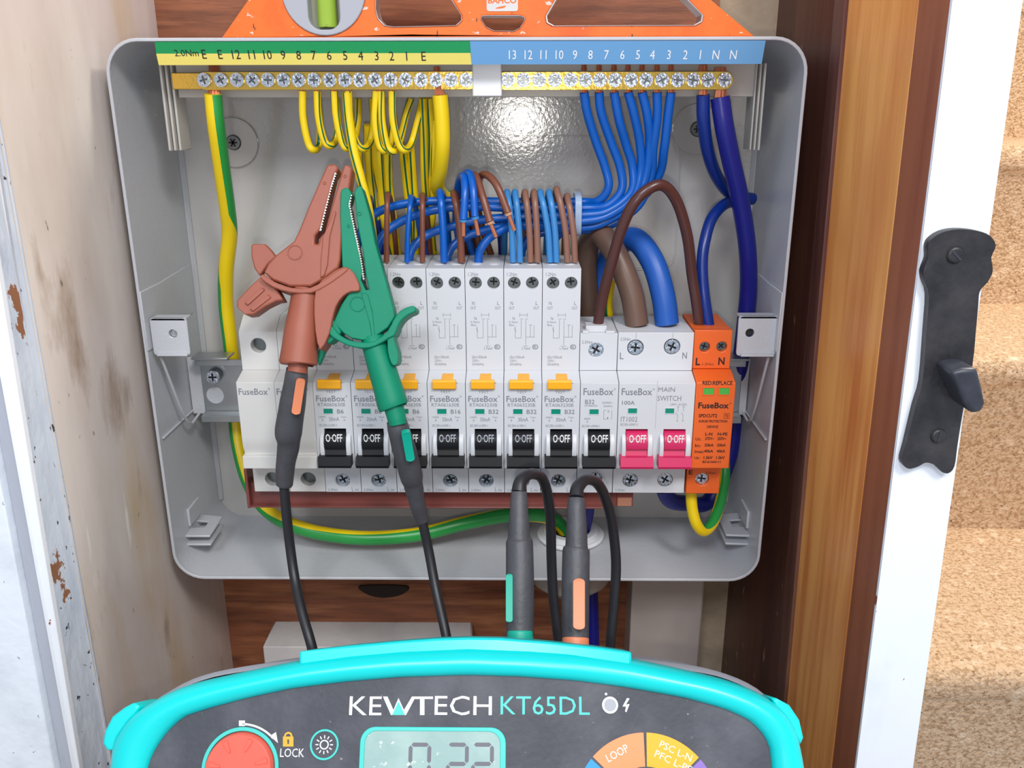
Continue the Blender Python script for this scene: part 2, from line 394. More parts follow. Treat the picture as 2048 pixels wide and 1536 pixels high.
w0 = span(1905, 1712, -110); w1 = span(2046, 1826, -110)
strip('trim_5', [[p + Vector((6, 12, 0)) for p in w0], [p + Vector((.1, .8, 0)) for p in w0], w0, w1, [p + Vector((0, .8, 0)) for p in w1], [p + Vector((-3, 12, 0)) for p in w1]], m_wpaint, (0, 1, 0), 'white gloss painted door frame carrying the black latch')
# left-hand door frame
l0 = [Vector((-156.6, -79, z)) for z in (-262, 210)]
b1 = span(-85, 166, -92); b2 = span(-130, 150, -95); b3 = span(-165, 121, -92); b4 = span(-400, -200, -92)
strip('trim_6', [l0, [Vector((-158.6, -82, z)) for z in (-262, 210)], b1], m_bpaint, (-6, 20, 0), 'chipped blue-grey painted door frame on the left')
strip('trim_7', [b1, [p + Vector((0, -2.2, 0)) for p in b1], [p + Vector((0, -2.2, 0)) for p in b2], b2], m_wpaint, (0, 10, 0), 'white painted bead of the left door frame')
strip('trim_8', [b2, b3], m_gpaint, (0, 10, 0), 'grey gloss painted groove of the left door frame')
strip('trim_9', [b3, [p + Vector((-1, -3, 0)) for p in b3], [p + Vector((0, -3, 0)) for p in b4]], m_wall, (0, 14, 0), 'white painted boarding left of the cupboard')
# solid dark strip added in place of the dark gap at the back right
tag(MB().box(128.6, 134, 70, 78.8, -262, -150).build('dark_gap_strip', m_mahog, None, 0.5), 'thin dark strip filling the gap right of the white trunking', 'batten')

# carpeted staircase beyond the door frame
st = thing('staircase', 'sand coloured carpeted staircase seen right of the white door frame', 'stairs', (700, 200, -262))
L = [(1085, 56), (845, 256), (605, 456)]
tops = [(-398 + 1085, 105 - 50), (-398 + 845, 105 - 248), (-398 + 605, 105 - 448)]
for k in range(-2, 3):
    yf = tops[0][0] - 240 * k; zt = tops[0][1] - 196 * k
    prof = [(yf + 262, zt), (yf + 6, zt)]
    for i in range(1, 8):
        a = math.pi * i / 8; prof.append((yf + 6 - 9 * math.sin(a), zt - 16 + 16 * math.cos(a)))
    prof += [(yf + 4, zt - 34), (yf + 9, zt - 196), (yf + 262, zt - 196)]
    prof = [(y - 200, z + 262) for y, z in prof]
    MB().prof(prof, -460, 700).build('step', m_carpet, st)
struct(MB().box(235, 240, 120, 1500, -900, 900).build('wall_hall_side', m_hallw))
struct(MB().box(235, 1500, 1500, 1510, -900, 1200).build('wall_hall', m_hallw), 'sandy wall beyond the stairs')

# ------------------------------------------------------------------ enclosure
W2, ZT, ZB, D = 152.0, 131.95, -131.95, 70.5
enc = thing('consumer_unit_enclosure', 'white powder coated metal enclosure with its cover off on the pine board', 'enclosure', (0, 70, 0))
def E(mb, name, mats, bevel=0, **k): return mb.build(name, mats, enc, bevel, loc=(0, -70, 0), **k)
outer = rrect(-W2, W2, ZB, ZT, 15, 8); inner = rrect(-W2 + 1.2, W2 - 1.2, ZB + 1.2, ZT - 1.2, 13.8, 8)
E(MB().plate(outer, [inner], None, 0, D + 3), 'side_wall', m_box, 0.4)
ledge_o = rrect(-W2 + .05, W2 - .05, ZB + .05, ZT - .05, 15, 8); ledge_i = rrect(-W2 + 1.5, W2 - 1.5, ZB + 1.5, ZT - 1.5, 13.6, 8)
E(MB().plate(ledge_o, [ledge_i], None, -0.7, 1.0), 'rim', m_box, 0.3)
E(MB().box(-W2 + 1, W2 - 1, D, D + 3, ZB + 1, ZT - 1), 'back_panel', m_back)
# pressed knock-outs in the back panel
ko = UN(972, 270, D); k2 = UN(1350, 540, D)
rr = rrect(ko.x, k2.x, k2.z, ko.z, 9, 7); rri = rrect(ko.x + .5, k2.x - .5, k2.z + .5, ko.z - .5, 8.6, 7)
E(MB().plate(rr, [rri], None, D - .45, D + .5), 'knockout', m_back, 0.15)
rri2 = rrect(ko.x + 1.0, k2.x - 1.0, k2.z + 1.0, ko.z - 1.0, 8.2, 7)
E(MB().plate(rri2, [], None, D - .3, D + .5), 'knockout', m_back, 0.1)
# corner fillets where side walls meet the back, and the side doublers
for s in (-1, 1):
    x = s * (W2 - 1.2)
    pr = [(x, 67), (x, 70.4), (x - s * 2.2, 70.4)]
    E(MB().plate(pr, [], lambda u, v, d: (u, v, d), ZB + 12, ZT - 12), 'corner_fillet', m_box, 0.6)
    # overlapping side lug pressed at mid height
    E(MB().plate([(-0.9, 21), (22, 21), (64, 23), (66, 19), (60, -3), (22, -8), (-0.9, -8)], [], lambda u, v, d: (d, u, v), x, x - s * 0.9), 'side_doubler', m_box, 0.4)
    E(MB().box(min(x, x - s * 1.1), max(x, x - s * 1.1), 3, 62, -54.6, -53.6), 'side_crease', m_box, 0.3)
    # cover fixing bracket with screw hole
    if s < 0: ax0, ax1, zt, zb = UN(300, 640, 4).x, UN(374, 640, 4).x, UN(340, 636, 4).z, UN(340, 710, 4).z
    else: ax0, ax1, zt, zb = UN(1477, 640, 4).x, UN(1556, 640, 4).x, UN(1510, 632, 4).z, UN(1510, 711, 4).z
    hc = ((ax0 + ax1) / 2 + (1.6 if s < 0 else -3.6), (zt + zb) / 2 + 1.6)
    mb = MB().plate(rrect(ax0, ax1, zb, zt, 1.6, 3), [circ(hc[0], hc[1], 2.1, 18)], None, 3.2, 4.6)
    mb.box(ax0 + .6, ax1 - .6, 3.2, 11, zt - 1.2, zt); mb.box(ax0 + 2, ax1 - 1, 1.6, 3.4, zb, zb + 1.2)
    br = E(mb, 'fixing_bracket', m_box, 0.35)
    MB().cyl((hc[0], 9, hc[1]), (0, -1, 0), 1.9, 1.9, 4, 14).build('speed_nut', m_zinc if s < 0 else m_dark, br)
    # gusset wire under the bracket
    if s < 0: q = [UN(322, 714, 5), UN(374, 842, 24), UN(398, 828, 40)]
    else: q = [UN(1537, 714, 5), UN(1503, 838, 24), UN(1486, 826, 40)]
    E(MB().tube(q, 0.7, 8, 3), 'bracket_gusset', m_box)
    # bottom corner brackets: folded tabs with a slot
    if s < 0: P = [UZ(362, 1075, -116), UZ(420, 1075, -116), UZ(446, 1036, -116), UZ(385, 1031, -116)]
    else: P = [UZ(1508, 1075, -116), UZ(1452, 1073, -116), UZ(1434, 1032, -116), UZ(1490, 1028, -116)]
    pl = [(p.x, p.y) for p in P]; cx = sum(p[0] for p in pl) / 4; cy = sum(p[1] for p in pl) / 4
    sl = [(cx + (p[0] - cx) * .42 - s * -1.0, cy + (p[1] - cy) * .32 + 1) for p in pl]
    mb = MB().plate(pl, [sl], lambda u, v, d: (u, v, d), -116, -114.8)
    mb.plate(pl, [], lambda u, v, d: (u, v, d), -121, -119.8)
    xw = max(p[0] for p in pl) if s > 0 else min(p[0] for p in pl)
    mb.box(min(xw, xw - s * 1.2), max(xw, xw - s * 1.2), min(p[1] for p in pl), min(p[1] for p in pl) + 14, -121, -114.8)
    mb.box(min(x, x - s * 1.5), max(x, x - s * 1.5), 20, 36, -112, -102)
    E(mb, 'corner_bracket', m_box, 0.35)
# bottom cable gland
g = UZ(1141, 1072, ZB + 1.6); gx, gy = g.x, g.y
gl = thing('cable_gland', 'white round cable gland through the bottom of the enclosure', 'gland', (gx, gy, ZB))
f_xy = lambda u, v, d: (u, v, d)
MB().plate(circ(0, 0, 19, 48), [circ(0, 0, 13.5, 48)], f_xy, 1.8, 4.2).build('locking_ring', m_clear, gl, 0.8)
MB().plate(circ(0, 0, 15.5, 48), [circ(0, 0, 11, 48)], f_xy, 1.8, 6.5).build('threaded_collar', m_clear, gl, 0.6)
MB().cyl((0, 0, -3), (0, 0, 1), 11.2, 11.2, 5.2, 28).build('bore', m_dark, gl)
mbg = MB().cyl((0, 0, -31), (0, 0, 1), 15, 23, 7, 32); mbg.cyl((0, 0, -24), (0, 0, 1), 23, 23, 23, 32)
mbg.build('outer_nut', m_trunk, gl, 0.6)

# fixing washers
for px, py, r, lab in ((468, 285, 12.6, 'large flat washer and screw at upper left, behind the thick earth cable'), (1395, 258, 12.8, 'large flat washer and screw at upper right, behind the navy cables')):
    c = UN(px, py, D - 1)
    t = thing('fixing_washer', lab, 'washer', (c.x, D - 0.2, c.z), 'enclosure mounting washers')
    MB().plate(circ(0, 0, r, 48), [circ(0, 0, 3.2, 24)], None, -1.4, 0).build('washer_disc', m_zinc if False else m_back, t, 0.3)
    MB().cyl((0, 0, 0), (0, -1, 0), 4.2, 3.8, 2.6, 28).build('screw_head', m_zincd, t, 0.4)
    mb = MB()
    for k in range(3):
        a = math.pi * k / 3; mb.plate([(math.cos(a) * 2.2 * e + math.cos(a + math.pi / 2) * .45 * f, math.sin(a) * 2.2 * e + math.sin(a + math.pi / 2) * .45 * f) for e, f in ((1, 1), (-1, 1), (-1, -1), (1, -1))], [], None, -2.75, -2)
    mb.build('star_recess', m_dark, t)

# ------------------------------------------------------------------ screw meshes
def screw_mesh(name, r, mats, ridges=True, flat_slot=False):
    mb = MB(); w = r * 0.13; l = r * 0.62
    if flat_slot: hole = rect(-w, w, -r * .86, r * .86)
    else: hole = [(w, w), (w, l), (-w, l), (-w, w), (-l, w), (-l, -w), (-w, -w), (-w, -l), (w, -l), (w, -w), (l, -w), (l, w)]
    mb.plate(circ(0, 0, r, 24), [hole], None, -0.9, 0.6)
    mb.cyl((0, 1.2, 0), (0, -1, 0), r * .95, r * .95, 0.9, 16, 1)
    if ridges:
        for k in range(4):
            a = math.pi / 4 + math.pi / 2 * k; ca, sa = math.cos(a), math.sin(a)
            mb.plate([(ca * .3 * r - sa * .06 * r, sa * .3 * r + ca * .06 * r), (ca * .85 * r - sa * .12 * r, sa * .85 * r + ca * .12 * r), (ca * .85 * r + sa * .12 * r, sa * .85 * r - ca * .12 * r), (ca * .3 * r + sa * .06 * r, sa * .3 * r - ca * .06 * r)], [], None, -1.15, -0.8)
    return mb.mesh(name, mats, 30)
scr_bar = screw_mesh('screw', 3.1, [m_zinc, m_zincd])
scr_s = screw_mesh('screw', 2.8, [m_zincd, m_dark], True)
scr_m = screw_mesh('screw', 3.5, [m_zinc, m_dark])
def add_screw(me, parent, x, y, z, ang=0.0):
    o = put('screw', me, parent, 0, (x, y, z)); o.rotation_euler = (0, ang, 0); return o

# ------------------------------------------------------------------ terminal carrier, bars and label strip
car = thing('terminal_carrier', 'grey plastic carrier holding both brass terminal bars along the top', 'terminal carrier', (0, 20, 114))
def Ecar(mb, name, mats, bevel=0): return mb.build(name, mats, car, bevel, loc=(0, -20, -114))
xl, xr = UN(352, 160, 22).x, UN(1515, 160, 22).x
Ecar(MB().box(xl, xr, 23, 27, 107.6, 122.5), 'carrier_beam', m_grey, 0.4)
Ecar(MB().box(UN(945, 160, 14).x, UN(1004, 160, 14).x, 12, 24, UN(970, 193, 12).z, 123), 'centre_clip', m_clear, 0.6)
for s, px0, px1 in ((-1, 330, 352), (1, 1508, 1527)):
    x0, x1 = UN(px0, 200, 20).x, UN(px1, 200, 20).x
    mb = MB()
    for q in range(3):
        xa = x0 + (x1 - x0) * q / 3; mb.box(xa, xa + (x1 - x0) / 3 - .5, 17 + q * (2 if s < 0 else -2) + (0 if s < 0 else 4), 34, 84, 122)
    Ecar(mb, 'carrier_leg', m_grey, 0.4)
tag_l = thing('terminal_label_strip', 'numbered green, yellow and blue label strip across the top of the enclosure', 'label strip', (0, 0, 126))
ZR = {'top': UN(700, 83, -.6).z, 'mid': UN(700, 106.5, 1).z, 'low': UN(700, 129.5, 2.6).z}
def lbl(pts, name, mt):
    P = [UN(px, py, Y) for px, py, Y in pts]
    for p in P: p.z = ZR[min(ZR, key=lambda k: abs(ZR[k] - p.z))]
    vs = P + [p + Vector((0, .9, .2)) for p in P]
    return MB().add(vs, [(0, 1, 2, 3), (7, 6, 5, 4), (0, 4, 5, 1), (1, 5, 6, 2), (2, 6, 7, 3), (3, 7, 4, 0)]).build(name, mt, tag_l, loc=(0, 0, -126))
lbl([(309, 81, -.6), (940, 84, -.6), (941, 108, 1), (312, 104, 1)], 'green_band', m_lgr)
lbl([(312, 104, 1), (941, 108, 1), (943, 131, 2.6), (317, 126, 2.6)], 'yellow_band', m_ly)
lbl([(940, 84, -.6), (1531, 86, -.6), (1523, 131, 2.6), (943, 131, 2.6)], 'blue_band', m_lbl)
pA = Vector((0, 0, ZR['top'])); dv = Vector((0, 0, ZR['low'] - ZR['top']))
def lf(u, v): # v is world z on the strip
    k = (v - pA.z) / dv.z; return (u, -.6 + 3.2 * k - 0.12, v)
mb = MB()
for s_, px in (('E', 408), ('E', 440), ('12', 472), ('11', 503), ('10', 535), ('9', 566), ('8', 597), ('7', 627), ('6', 658), ('5', 690), ('4', 721), ('3', 753), ('2', 783), ('1', 813), ('E', 847)):
    c = UN(px, 108.5 + (px - 408) * .009, 1); ctext(mb, s_, c.x, c.z, 3.6, lf, 0, 0, .9)
c = UN(373, 106, 1); text(mb, '2.0Nm', c.x - 5.2, c.x + 5.2, c.z - 1.3, c.z + 1.3, lf)
for s_, px in (('13', 1025), ('12', 1057), ('11', 1087), ('10', 1119), ('9', 1150), ('8', 1181), ('7', 1213), ('6', 1245), ('5', 1276), ('4', 1305), ('3', 1338), ('2', 1371), ('1', 1401), ('N', 1432), ('N', 1467)):
    c = UN(px, 109.5, 1); ctext(mb, s_, c.x, c.z, 3.6, lf, 1, 0, .85)
mb.build('printed_numbers', [m_inkb, m_inkw], tag_l, loc=(0, 0, -126), smooth=0)

def term_bar(name, label, px0, px1, xs, tail, ovx):
    a, b = UN(px0, 162, 16), UN(px1, 162, 16)
    t = thing(name, label, 'terminal bar', ((a.x + b.x) / 2, 16, a.z))
    hx = (b.x - a.x) / 2
    MB().plate(rrect(-hx, hx, -3.9, 3.9, 3.8, 6), [], None, 0, 8).build('brass_bar', m_brass, t, 0.5)
    if tail: MB().box(-hx - 12, -hx + 5, 2, 5, -3.6, 3.6).build('brass_tail', m_brass, t, 0.3)
    for k, px in enumerate(xs):
        c = UN(px, 160, 15); add_screw(scr_bar, t, c.x - t.location.x / S, -.6, c.z - t.location.z / S, random.uniform(-.7, .7))
    return t
exs = [408, 442, 474, 505, 536, 567, 597, 628, 659, 690, 719, 750, 781, 811, 842, 872, 902, 932]
nxs = [1016, 1047, 1078, 1110, 1141, 1171, 1200, 1230, 1262, 1292, 1324, 1355, 1386, 1416, 1449]
eb = term_bar('earth_terminal_bar', 'brass earth terminal bar with eighteen screws under the green and yellow label', 393, 957, exs, True, 0)
nb = term_bar('neutral_terminal_bar', 'brass neutral terminal bar with fifteen screws under the blue label', 993, 1466, nxs, False, 0)

# ------------------------------------------------------------------ DIN rail
rail = thing('din_rail', 'galvanised steel mounting rail behind the row of breakers', 'rail', (0, 40, -40))
rx0, rx1 = UN(396, 780, 36).x, UN(1488, 780, 36).x
pr = [(36, -22.9), (36, -26.5), (37.2, -26.5), (42.6, -27.2), (42.6, -53.8), (37.2, -54.4), (36, -54.4), (36, -58), (37.2, -58), (37.2, -55.6), (43.8, -55), (43.8, -26), (37.2, -25.3), (37.2, -22.9)]
MB().prof(pr, rx0, rx1).build('rail_channel', m_rail, rail, 0.3, loc=(0, -40, 40))
for px in (428,):
    c = UN(px, 752, 40); sc = put('screw', scr_m, rail, 0, (c.x, -1.5, c.z + 40)); 
    MB().cyl((0, 0, 0), (0, -1, 0), 4.0, 3.0, 2.6, 20).build('screw_dome', m_zinc, rail, 0.5, loc=(c.x, 1.6, c.z + 40))
c = UN(430, 791, 42); MB().cyl((c.x, 2.55, c.z + 40), (0, -1, 0), 4.7, 4.7, 0.2, 24).build('slot_hole', m_box, rail)
for s, xx in ((-1, rx0), (1, rx1)):
    MB().box(min(xx, s * 150.3), max(xx, s * 150.3), 43.9, 45.2, -56, -24).build('rail_bracket', m_box, rail, 0.3, loc=(0, -40, 40))
    MB().box(min(xx + s * -18, xx + s * 1), max(xx + s * -18, xx + s * 1), 34, 46, -22.6, -21.4).build('rail_bracket', m_rail, rail, 0.2, loc=(0, -40, 40))

# ------------------------------------------------------------------ breakers
X0, P = -106.0, 18.07
GAP = 0.14
def vz(py, Y): return UN(1040, py, Y).z
Z_top_r = vz(537, 0); Z_top_m = vz(664, 0); Z_s1 = -17.4; Z_s2 = -20.2; NY = -11.0
Z_nb = vz(936, NY); Z_lt = -66.0; Z_lb = vz(985, 0)
_mc = {}
def cached(key, fn):
    if key not in _mc: _mc[key] = fn()
    return _mc[key]
def housing(w, ztop, depth_top, up_holes, low_holes, windows, tests=(), grooves=()):
    x0, x1 = GAP, w - GAP; mb = MB()
    mb.prof([(5.5, ztop - .01), (depth_top, ztop - .01), (depth_top, -58), (34, -80), (5.5, -80)], x0 + .05, x1 - .05)   # core
    mb.plate(rect(x0, x1, Z_s1, ztop), [circ(cx, cz, r, 22) for cx, cz, r in up_holes], None, 0, 5.6)
    mb.plate(rect(x0, x1, Z_lb, Z_lt + 4), [circ(cx, cz, r, 22) for cx, cz, r in low_holes], None, 0, 5.6)
    mb.prof([(0.02, Z_s1), (NY, Z_s2), (NY + 8, Z_s2), (2, Z_s2)], x0, x1)                         # slope
    mb.plate(rect(x0, x1, Z_nb, Z_s2), [rect(*wd) for wd in windows], None, NY, NY + 6)           # nose front
    mb.box(x0, x1, NY + 5.9, 5.6, Z_nb, Z_s2)
    for gx_ in grooves: pass
    return mb
def rcbo_body():
    return housing(P, Z_top_r, 38, [(4.95, vz(566, 0), 2.95), (13.35, vz(566, 0), 2.95)], [(8.9, vz(962, 0), 3.7)],
                   [(4.1, 14.6, Z_nb + .6, vz(858, NY)), (6.6, 12.2, Z_s2 - 1.2, Z_s2 - .05)]).mesh('housing', m_plas)
def toggle_mesh(matt, w=18.07):
    def f():
        mb = MB()
        zt, zc, zb = vz(861, NY), vz(893, NY), vz(937, -17)
        # curved drum
        prof = [(NY + 5, zt), (NY + .2, zt - .5), (NY - 2.6, zt - 2.6), (NY - 3.6, zt - 5.2), (NY - 3.2, zc), (NY - 1.2, zc - .4), (NY - 2.5, zc - 3.6), (NY - 4.6, vz(915, -16)), (NY + 3, vz(915, -16)), (NY + 5, zc)]
        mb.prof(prof, 4.3, 14.4)
        mb.prof([(NY - .4, vz(915, -16)), (NY - 5.2, vz(915, -16) + .1), (NY - 6.6, zb + 1.2), (NY - 6.2, zb), (NY - .4, zb)], 1.5, 17.2)
        return mb.mesh('toggle', matt)
    return f
def guard_mesh():
    mb = MB(); zt, zb = vz(868, NY), vz(917, -13)
    for x0, x1 in ((2.2, 4.2), (14.6, 16.9)):
        mb.prof([(NY + .1, zt), (NY - 1.8, zt - 1.4), (NY - 3.0, zt - 4.5), (NY - 3.0, zb + 2), (NY - 2.2, zb), (NY + .1, zb)], x0, x1)
    return mb.mesh('toggle_guard', m_plas)
def toggle_text_mesh(matt):
    def f():
        mb = MB(); zt = vz(869, NY - 3.6); zb = vz(885, NY - 3.6)
        text(mb, 'O·OFF', 5.4, 13.4, zb, zt, lambda u, v: (u, NY - 3.72, v), 0, 0.015); return mb.mesh('lettering', matt, 0)
    return f
def test_mesh():
    mb = MB(); zt, zb = vz(761, NY - 1.6), vz(780, NY - 1.6)
    mb.prof([(NY + .1, zt), (NY - 1.4, zt), (NY - 2, zt - .8), (NY - 2, zb + .6), (NY - 1.2, zb), (NY + .1, zb)], 2.7, 13.8)
    mb.prof([(NY + 1.2, Z_s2 - .4), (-2.0, Z_s1 - .9), (-2.8, Z_s1 - .7), (NY - .9, Z_s2 + .55), (NY - .9, Z_s2 - .9), (NY + 1.2, Z_s2 - .9)], 6.7, 12.1)
    return mb.mesh('test_button', m_test)
def indicator(x0, x1, py0=818, py1=828):
    def f():
        z1, z0 = vz(py0, NY), vz(py1, NY)
        mb = MB(); mb.box(x0, x1, NY - .02, NY + .5, z0, z1); fr = .35
        mb.plate(rect(x0 - fr, x1 + fr, z0 - fr, z1 + fr), [rect(x0, x1, z0, z1)], None, NY - .22, NY + .1, 1)
        return mb.mesh('indicator_window', [m_ind, m_plas])
    return f
up = lambda py: vz(py, 0)
def ft(s_, mb, x0, x1, py0, py1, Y=NY, mi=0, bold=0.0):
    text(mb, s_, x0, x1, vz(py1, Y), vz(py0, Y), lambda u, v: (u, Y - .06, v), mi, bold)
def line(mb, x0, z0, x1, z1, Y, w=.16, mi=0):
    d = Vector((x1 - x0, z1 - z0)); n = Vector((-d.y, d.x)).normalized() * w / 2
    mb.add([(x0 + n.x, Y, z0 + n.y), (x0 - n.x, Y, z0 - n.y), (x1 - n.x, Y, z1 - n.y), (x1 + n.x, Y, z1 + n.y)], [(0, 1, 2, 3)], mi)
def rcbo_print(model, rating):
    def f():
        mb = MB()
        ft('1.2Nm', mb, 1.6, 6.2, 545, 552, 0); ft('N', mb, 3.2, 4.4, 603, 610, 0); ft('OUT', mb, 2.4, 5.0, 613, 619, 0)
        ft('L', mb, 15, 16, 603, 610, 0); ft('OUT', mb, 13.9, 16.6, 613, 619, 0)
        y = -.06; u = up
        # circuit diagram
        for a, b, c, d in ((7.5, 626, 7.5, 634), (11.0, 626, 11.0, 634), (7.5, 630, 11, 630), (8.2, 640, 8.2, 676), (10.4, 640, 10.4, 690), (5.4, 652, 5.4, 676), (5.4, 676, 8.2, 676), (12.6, 650, 12.6, 674), (14.3, 650, 14.3, 674), (12.0, 650, 13.4, 650), (10.4, 674, 14.6, 674), (7.6, 638, 9.2, 638), (9.9, 638, 11.4, 638), (9.0, 692, 11.6, 692), (5.0, 656, 5.8, 664)):
            line(mb, a, u(b), c, u(d), y)
        ft('N', mb, 4.2, 5.2, 634, 640, 0); ft('N. Return', mb, 2.4, 6.6, 642, 646, 0); ft('Blue', mb, 2.6, 4.8, 648, 652, 0)
        ft('L Feed', mb, 8.6, 12.4, 694, 699, 0); ft('R', mb, 14.2, 15.6, 691, 697, 0); text(mb, 'O', 13.4, 16.4, u(699), u(688.5), yplane(-.06))
        ft('I∆n=30mA', mb, 2.8, 9.8, 711, 717, 0); ft('230V~', mb, 2.8, 6.4, 719, 724, 0); ft('50/60Hz', mb, 2.8, 8.4, 726, 731, 0)
        ft('TEST', mb, 6.2, 11, 781.5, 786.5); ft('FuseBox', mb, 1.3, 15.2, 792, 804, NY, 0, .012); ft('®', mb, 15.4, 16.3, 791, 795)
        ft(model, mb, 1.9, 15.0, 806.5, 813.5); ft(rating, mb, 10.9, 10.9 + (3.2 if len(rating) == 2 else 4.7), 819, 828, NY, 0, .012)
        ft('10000', mb, 2.0, 5.2, 833, 836.5); ft('3', mb, 3.2, 4, 839, 843); ft('30mA', mb, 6.8, 11.6, 835, 843); ft('Type', mb, 12.6, 15.2, 833, 837); ft('A', mb, 13.6, 14.6, 839, 843)
        ft('IEC/EN 61009-1', mb, 2.0, 10.4, 849, 854)
        ft('2.0Nm', mb, 1.2, 6.0, 978, 983, 0); ft('L', mb, 13.2, 14.1, 975, 983, 0); ft('IN', mb, 15, 16.6, 978.5, 983, 0)
        return mb.mesh('lettering', m_ink, 0)
    return f
def common_toggle(t, key, tm, ink, dx=0):
    put('toggle', cached(('tog', key), toggle_mesh(tm)), t, 0.35, (dx, 0, 0))
    put('toggle_guard', cached('guard', guard_mesh), t, 0.25, (dx, 0, 0))
    put('lettering', cached(('tt', ink.name), toggle_text_mesh(ink)), t, 0, (dx, 0, 0))
labs = {2: 'first slim breaker with test button, partly behind the terracotta clip, marked B6', 3: 'breaker whose test button is half hidden by the green clip sleeve',
        4: 'breaker marked B6 whose toggle is crossed by the green striped plug', 5: 'breaker marked B16, just right of the green clip', 6: 'breaker marked B32 standing beside the B16 one',
        7: 'B32 breaker directly above the upright plug with turquoise insert', 8: 'last tall breaker marked B32, beside the shorter single breaker'}
for i, model, rating in ((2, 'RTA060630B', 'B6'), (3, 'RTA060630B', 'B6'), (4, 'RTA060630B', 'B6'), (5, 'RTA061630B', 'B16'), (6, 'RTA063230B', 'B32'), (7, 'RTA063230B', 'B32'), (8, 'RTA063230B', 'B32')):
    t = thing('residual_current_breaker', labs[i], 'circuit breaker', (X0 + P * i, 0, 0), 'tall breakers with amber test buttons')
    put('housing', cached('rcbo', rcbo_body), t, 0.22)
    put('test_button', cached('test', test_mesh), t, 0.25)
    put('indicator_window', cached('ind', indicator(4.5, 8.9)), t)
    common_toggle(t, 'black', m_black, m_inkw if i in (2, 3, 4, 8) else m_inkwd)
    put('lettering', cached((model, rating), rcbo_print(model, rating)), t)
    add_screw(scr_s, t, 4.95, 3.2, vz(566, 0), random.uniform(-.8, .8)); add_screw(scr_s, t, 13.35, 3.8, vz(566, 0) + .2, random.uniform(-.8, .8))
    add_screw(scr_m, t, 8.9, 2.6, vz(962, 0), random.uniform(-.8, .8))
    MB().cyl((4.95, 12, Z_top_r), (0, 0, 1), 2.6, 2.6, .25, 18).cyl((13.35, 12, Z_top_r), (0, 0, 1), 2.6, 2.6, .25, 18).build('wire_entry', m_clear, t, 0.08)
    MB().box(GAP + .3, P - GAP - .3, 2, 8, Z_lb - .9, Z_lb + .1).build('bottom_foot', m_plas, t, 0.1)

# blanking modules
for i, lab in ((0, 'plain white blanking module at the left end of the row'), (1, 'plain white blanking module behind the grey plug of the terracotta clip')):
    t = thing('blanking_module', lab, 'blanking module', (X0 + P * i, 0, 0), 'white blanking modules')
    def bf():
        x0, x1 = GAP * .4, P - GAP * .4; mb = MB()
        mb.prof([(5.5, Z_top_m + 3), (30, Z_top_m + 3), (30, -58), (34, -80), (5.5, -80)], x0, x1)
        mb.plate([(x0, Z_s1), (x1, Z_s1), (x1, Z_top_m), (x0 , Z_top_m)], [circ(8.9, vz(692, 0), 3.7, 22)], None, 0, 5.6)
        mb.prof([(0, Z_top_m), (9, Z_top_m + 6), (30, Z_top_m + 6), (30, Z_top_m)], x0, x1)
        mb.plate(rect(x0, x1, Z_lb, Z_lt + 4), [circ(9.6, vz(960, 0), 3.8, 22)], None, 0, 5.6)
        mb.prof([(0.02, Z_s1), (NY, Z_s2), (NY, -48), (NY + .3, -53), (NY + 2, vz(911, NY)), (NY - 1.6, vz(912, NY)), (NY - 1.8, Z_nb), (5, Z_nb), (5, Z_s1)], x0, x1)
        return mb.mesh('housing', m_plas2)
    put('housing', cached('blank', bf), t, 0.22)
    def bh():
        return MB().cyl((8.9, 4.6, vz(692, 0)), (0, 1, 0), 3.7, 3.7, .8, 20).cyl((9.6, 4.6, vz(960, 0)), (0, 1, 0), 3.8, 3.8, .8, 20).mesh('screw_hole', m_zincd)
    put('screw_hole', cached('bhole', bh), t)
    def bt():
        mb = MB(); ft('FuseBox', mb, .9, 14.8, 778, 791, NY, 0, .012); ft('®', mb, 15, 15.9, 777, 781); return mb.mesh('lettering', m_ink, 0)
    put('lettering', cached('btext', bt), t)

# single pole breaker
t = thing('miniature_breaker', 'short single breaker marked B32 with the dark brown cable in its top', 'circuit breaker', (X0 + P * 9, 0, 0))
hm = housing(P, Z_top_m - .6, 34, [(7.8, vz(700, 0), 3.6)], [(9.2, vz(957, 0), 3.6)], [(4.1, 14.6, Z_nb + .6, vz(858, NY))])
hm.box(1.2, 4.2, -.1, 3, Z_top_m - .8, Z_top_m + .6).box(12.2, 16.4, -.1, 3, Z_top_m - .8, Z_top_m + .6).box(3, 13, 4, 12, Z_top_m - .8, Z_top_m + 2.0)
hm.build('housing', m_plas, t, 0.22)
add_screw(scr_m, t, 7.8, 2.0, vz(700, 0), .5); add_screw(scr_m, t, 9.2, 2.6, vz(957, 0), .2)
put('indicator_window', cached('ind2', indicator(4.6, 8.9)), t); common_toggle(t, 'black', m_black, m_inkw)
mb = MB(); ft('2.5Nm', mb, 1.0, 6.0, 681, 687, 0); ft('FuseBox', mb, 1.5, 15.6, 776, 790, NY, 0, .012); ft('®', mb, 15.8, 16.6, 776, 780); ft('B32', mb, 2.4, 6.8, 799, 808, NY, 0, .012); ft('MTB6032', mb, 2.3, 8.2, 809.5, 813)
ft('230/400V~', mb, 10.4, 15.6, 803, 807); ft('50/60Hz', mb, 11.2, 15.4, 810, 813.5); ft('6000', mb, 2.2, 5.0, 835, 839); ft('3', mb, 3.2, 4.0, 841, 845); ft('IEC/EN 60898-1', mb, 1.2, 9.6, 849.5, 854)
for a, b in ((11.4, 15.2),): line(mb, a, vz(820, NY), a, vz(838, NY), NY - .06); line(mb, b, vz(820, NY), b, vz(838, NY), NY - .06); line(mb, a, vz(820, NY), a + 1.2, vz(820, NY), NY - .06); line(mb, a, vz(838, NY), a + 1.2, vz(838, NY), NY - .06)
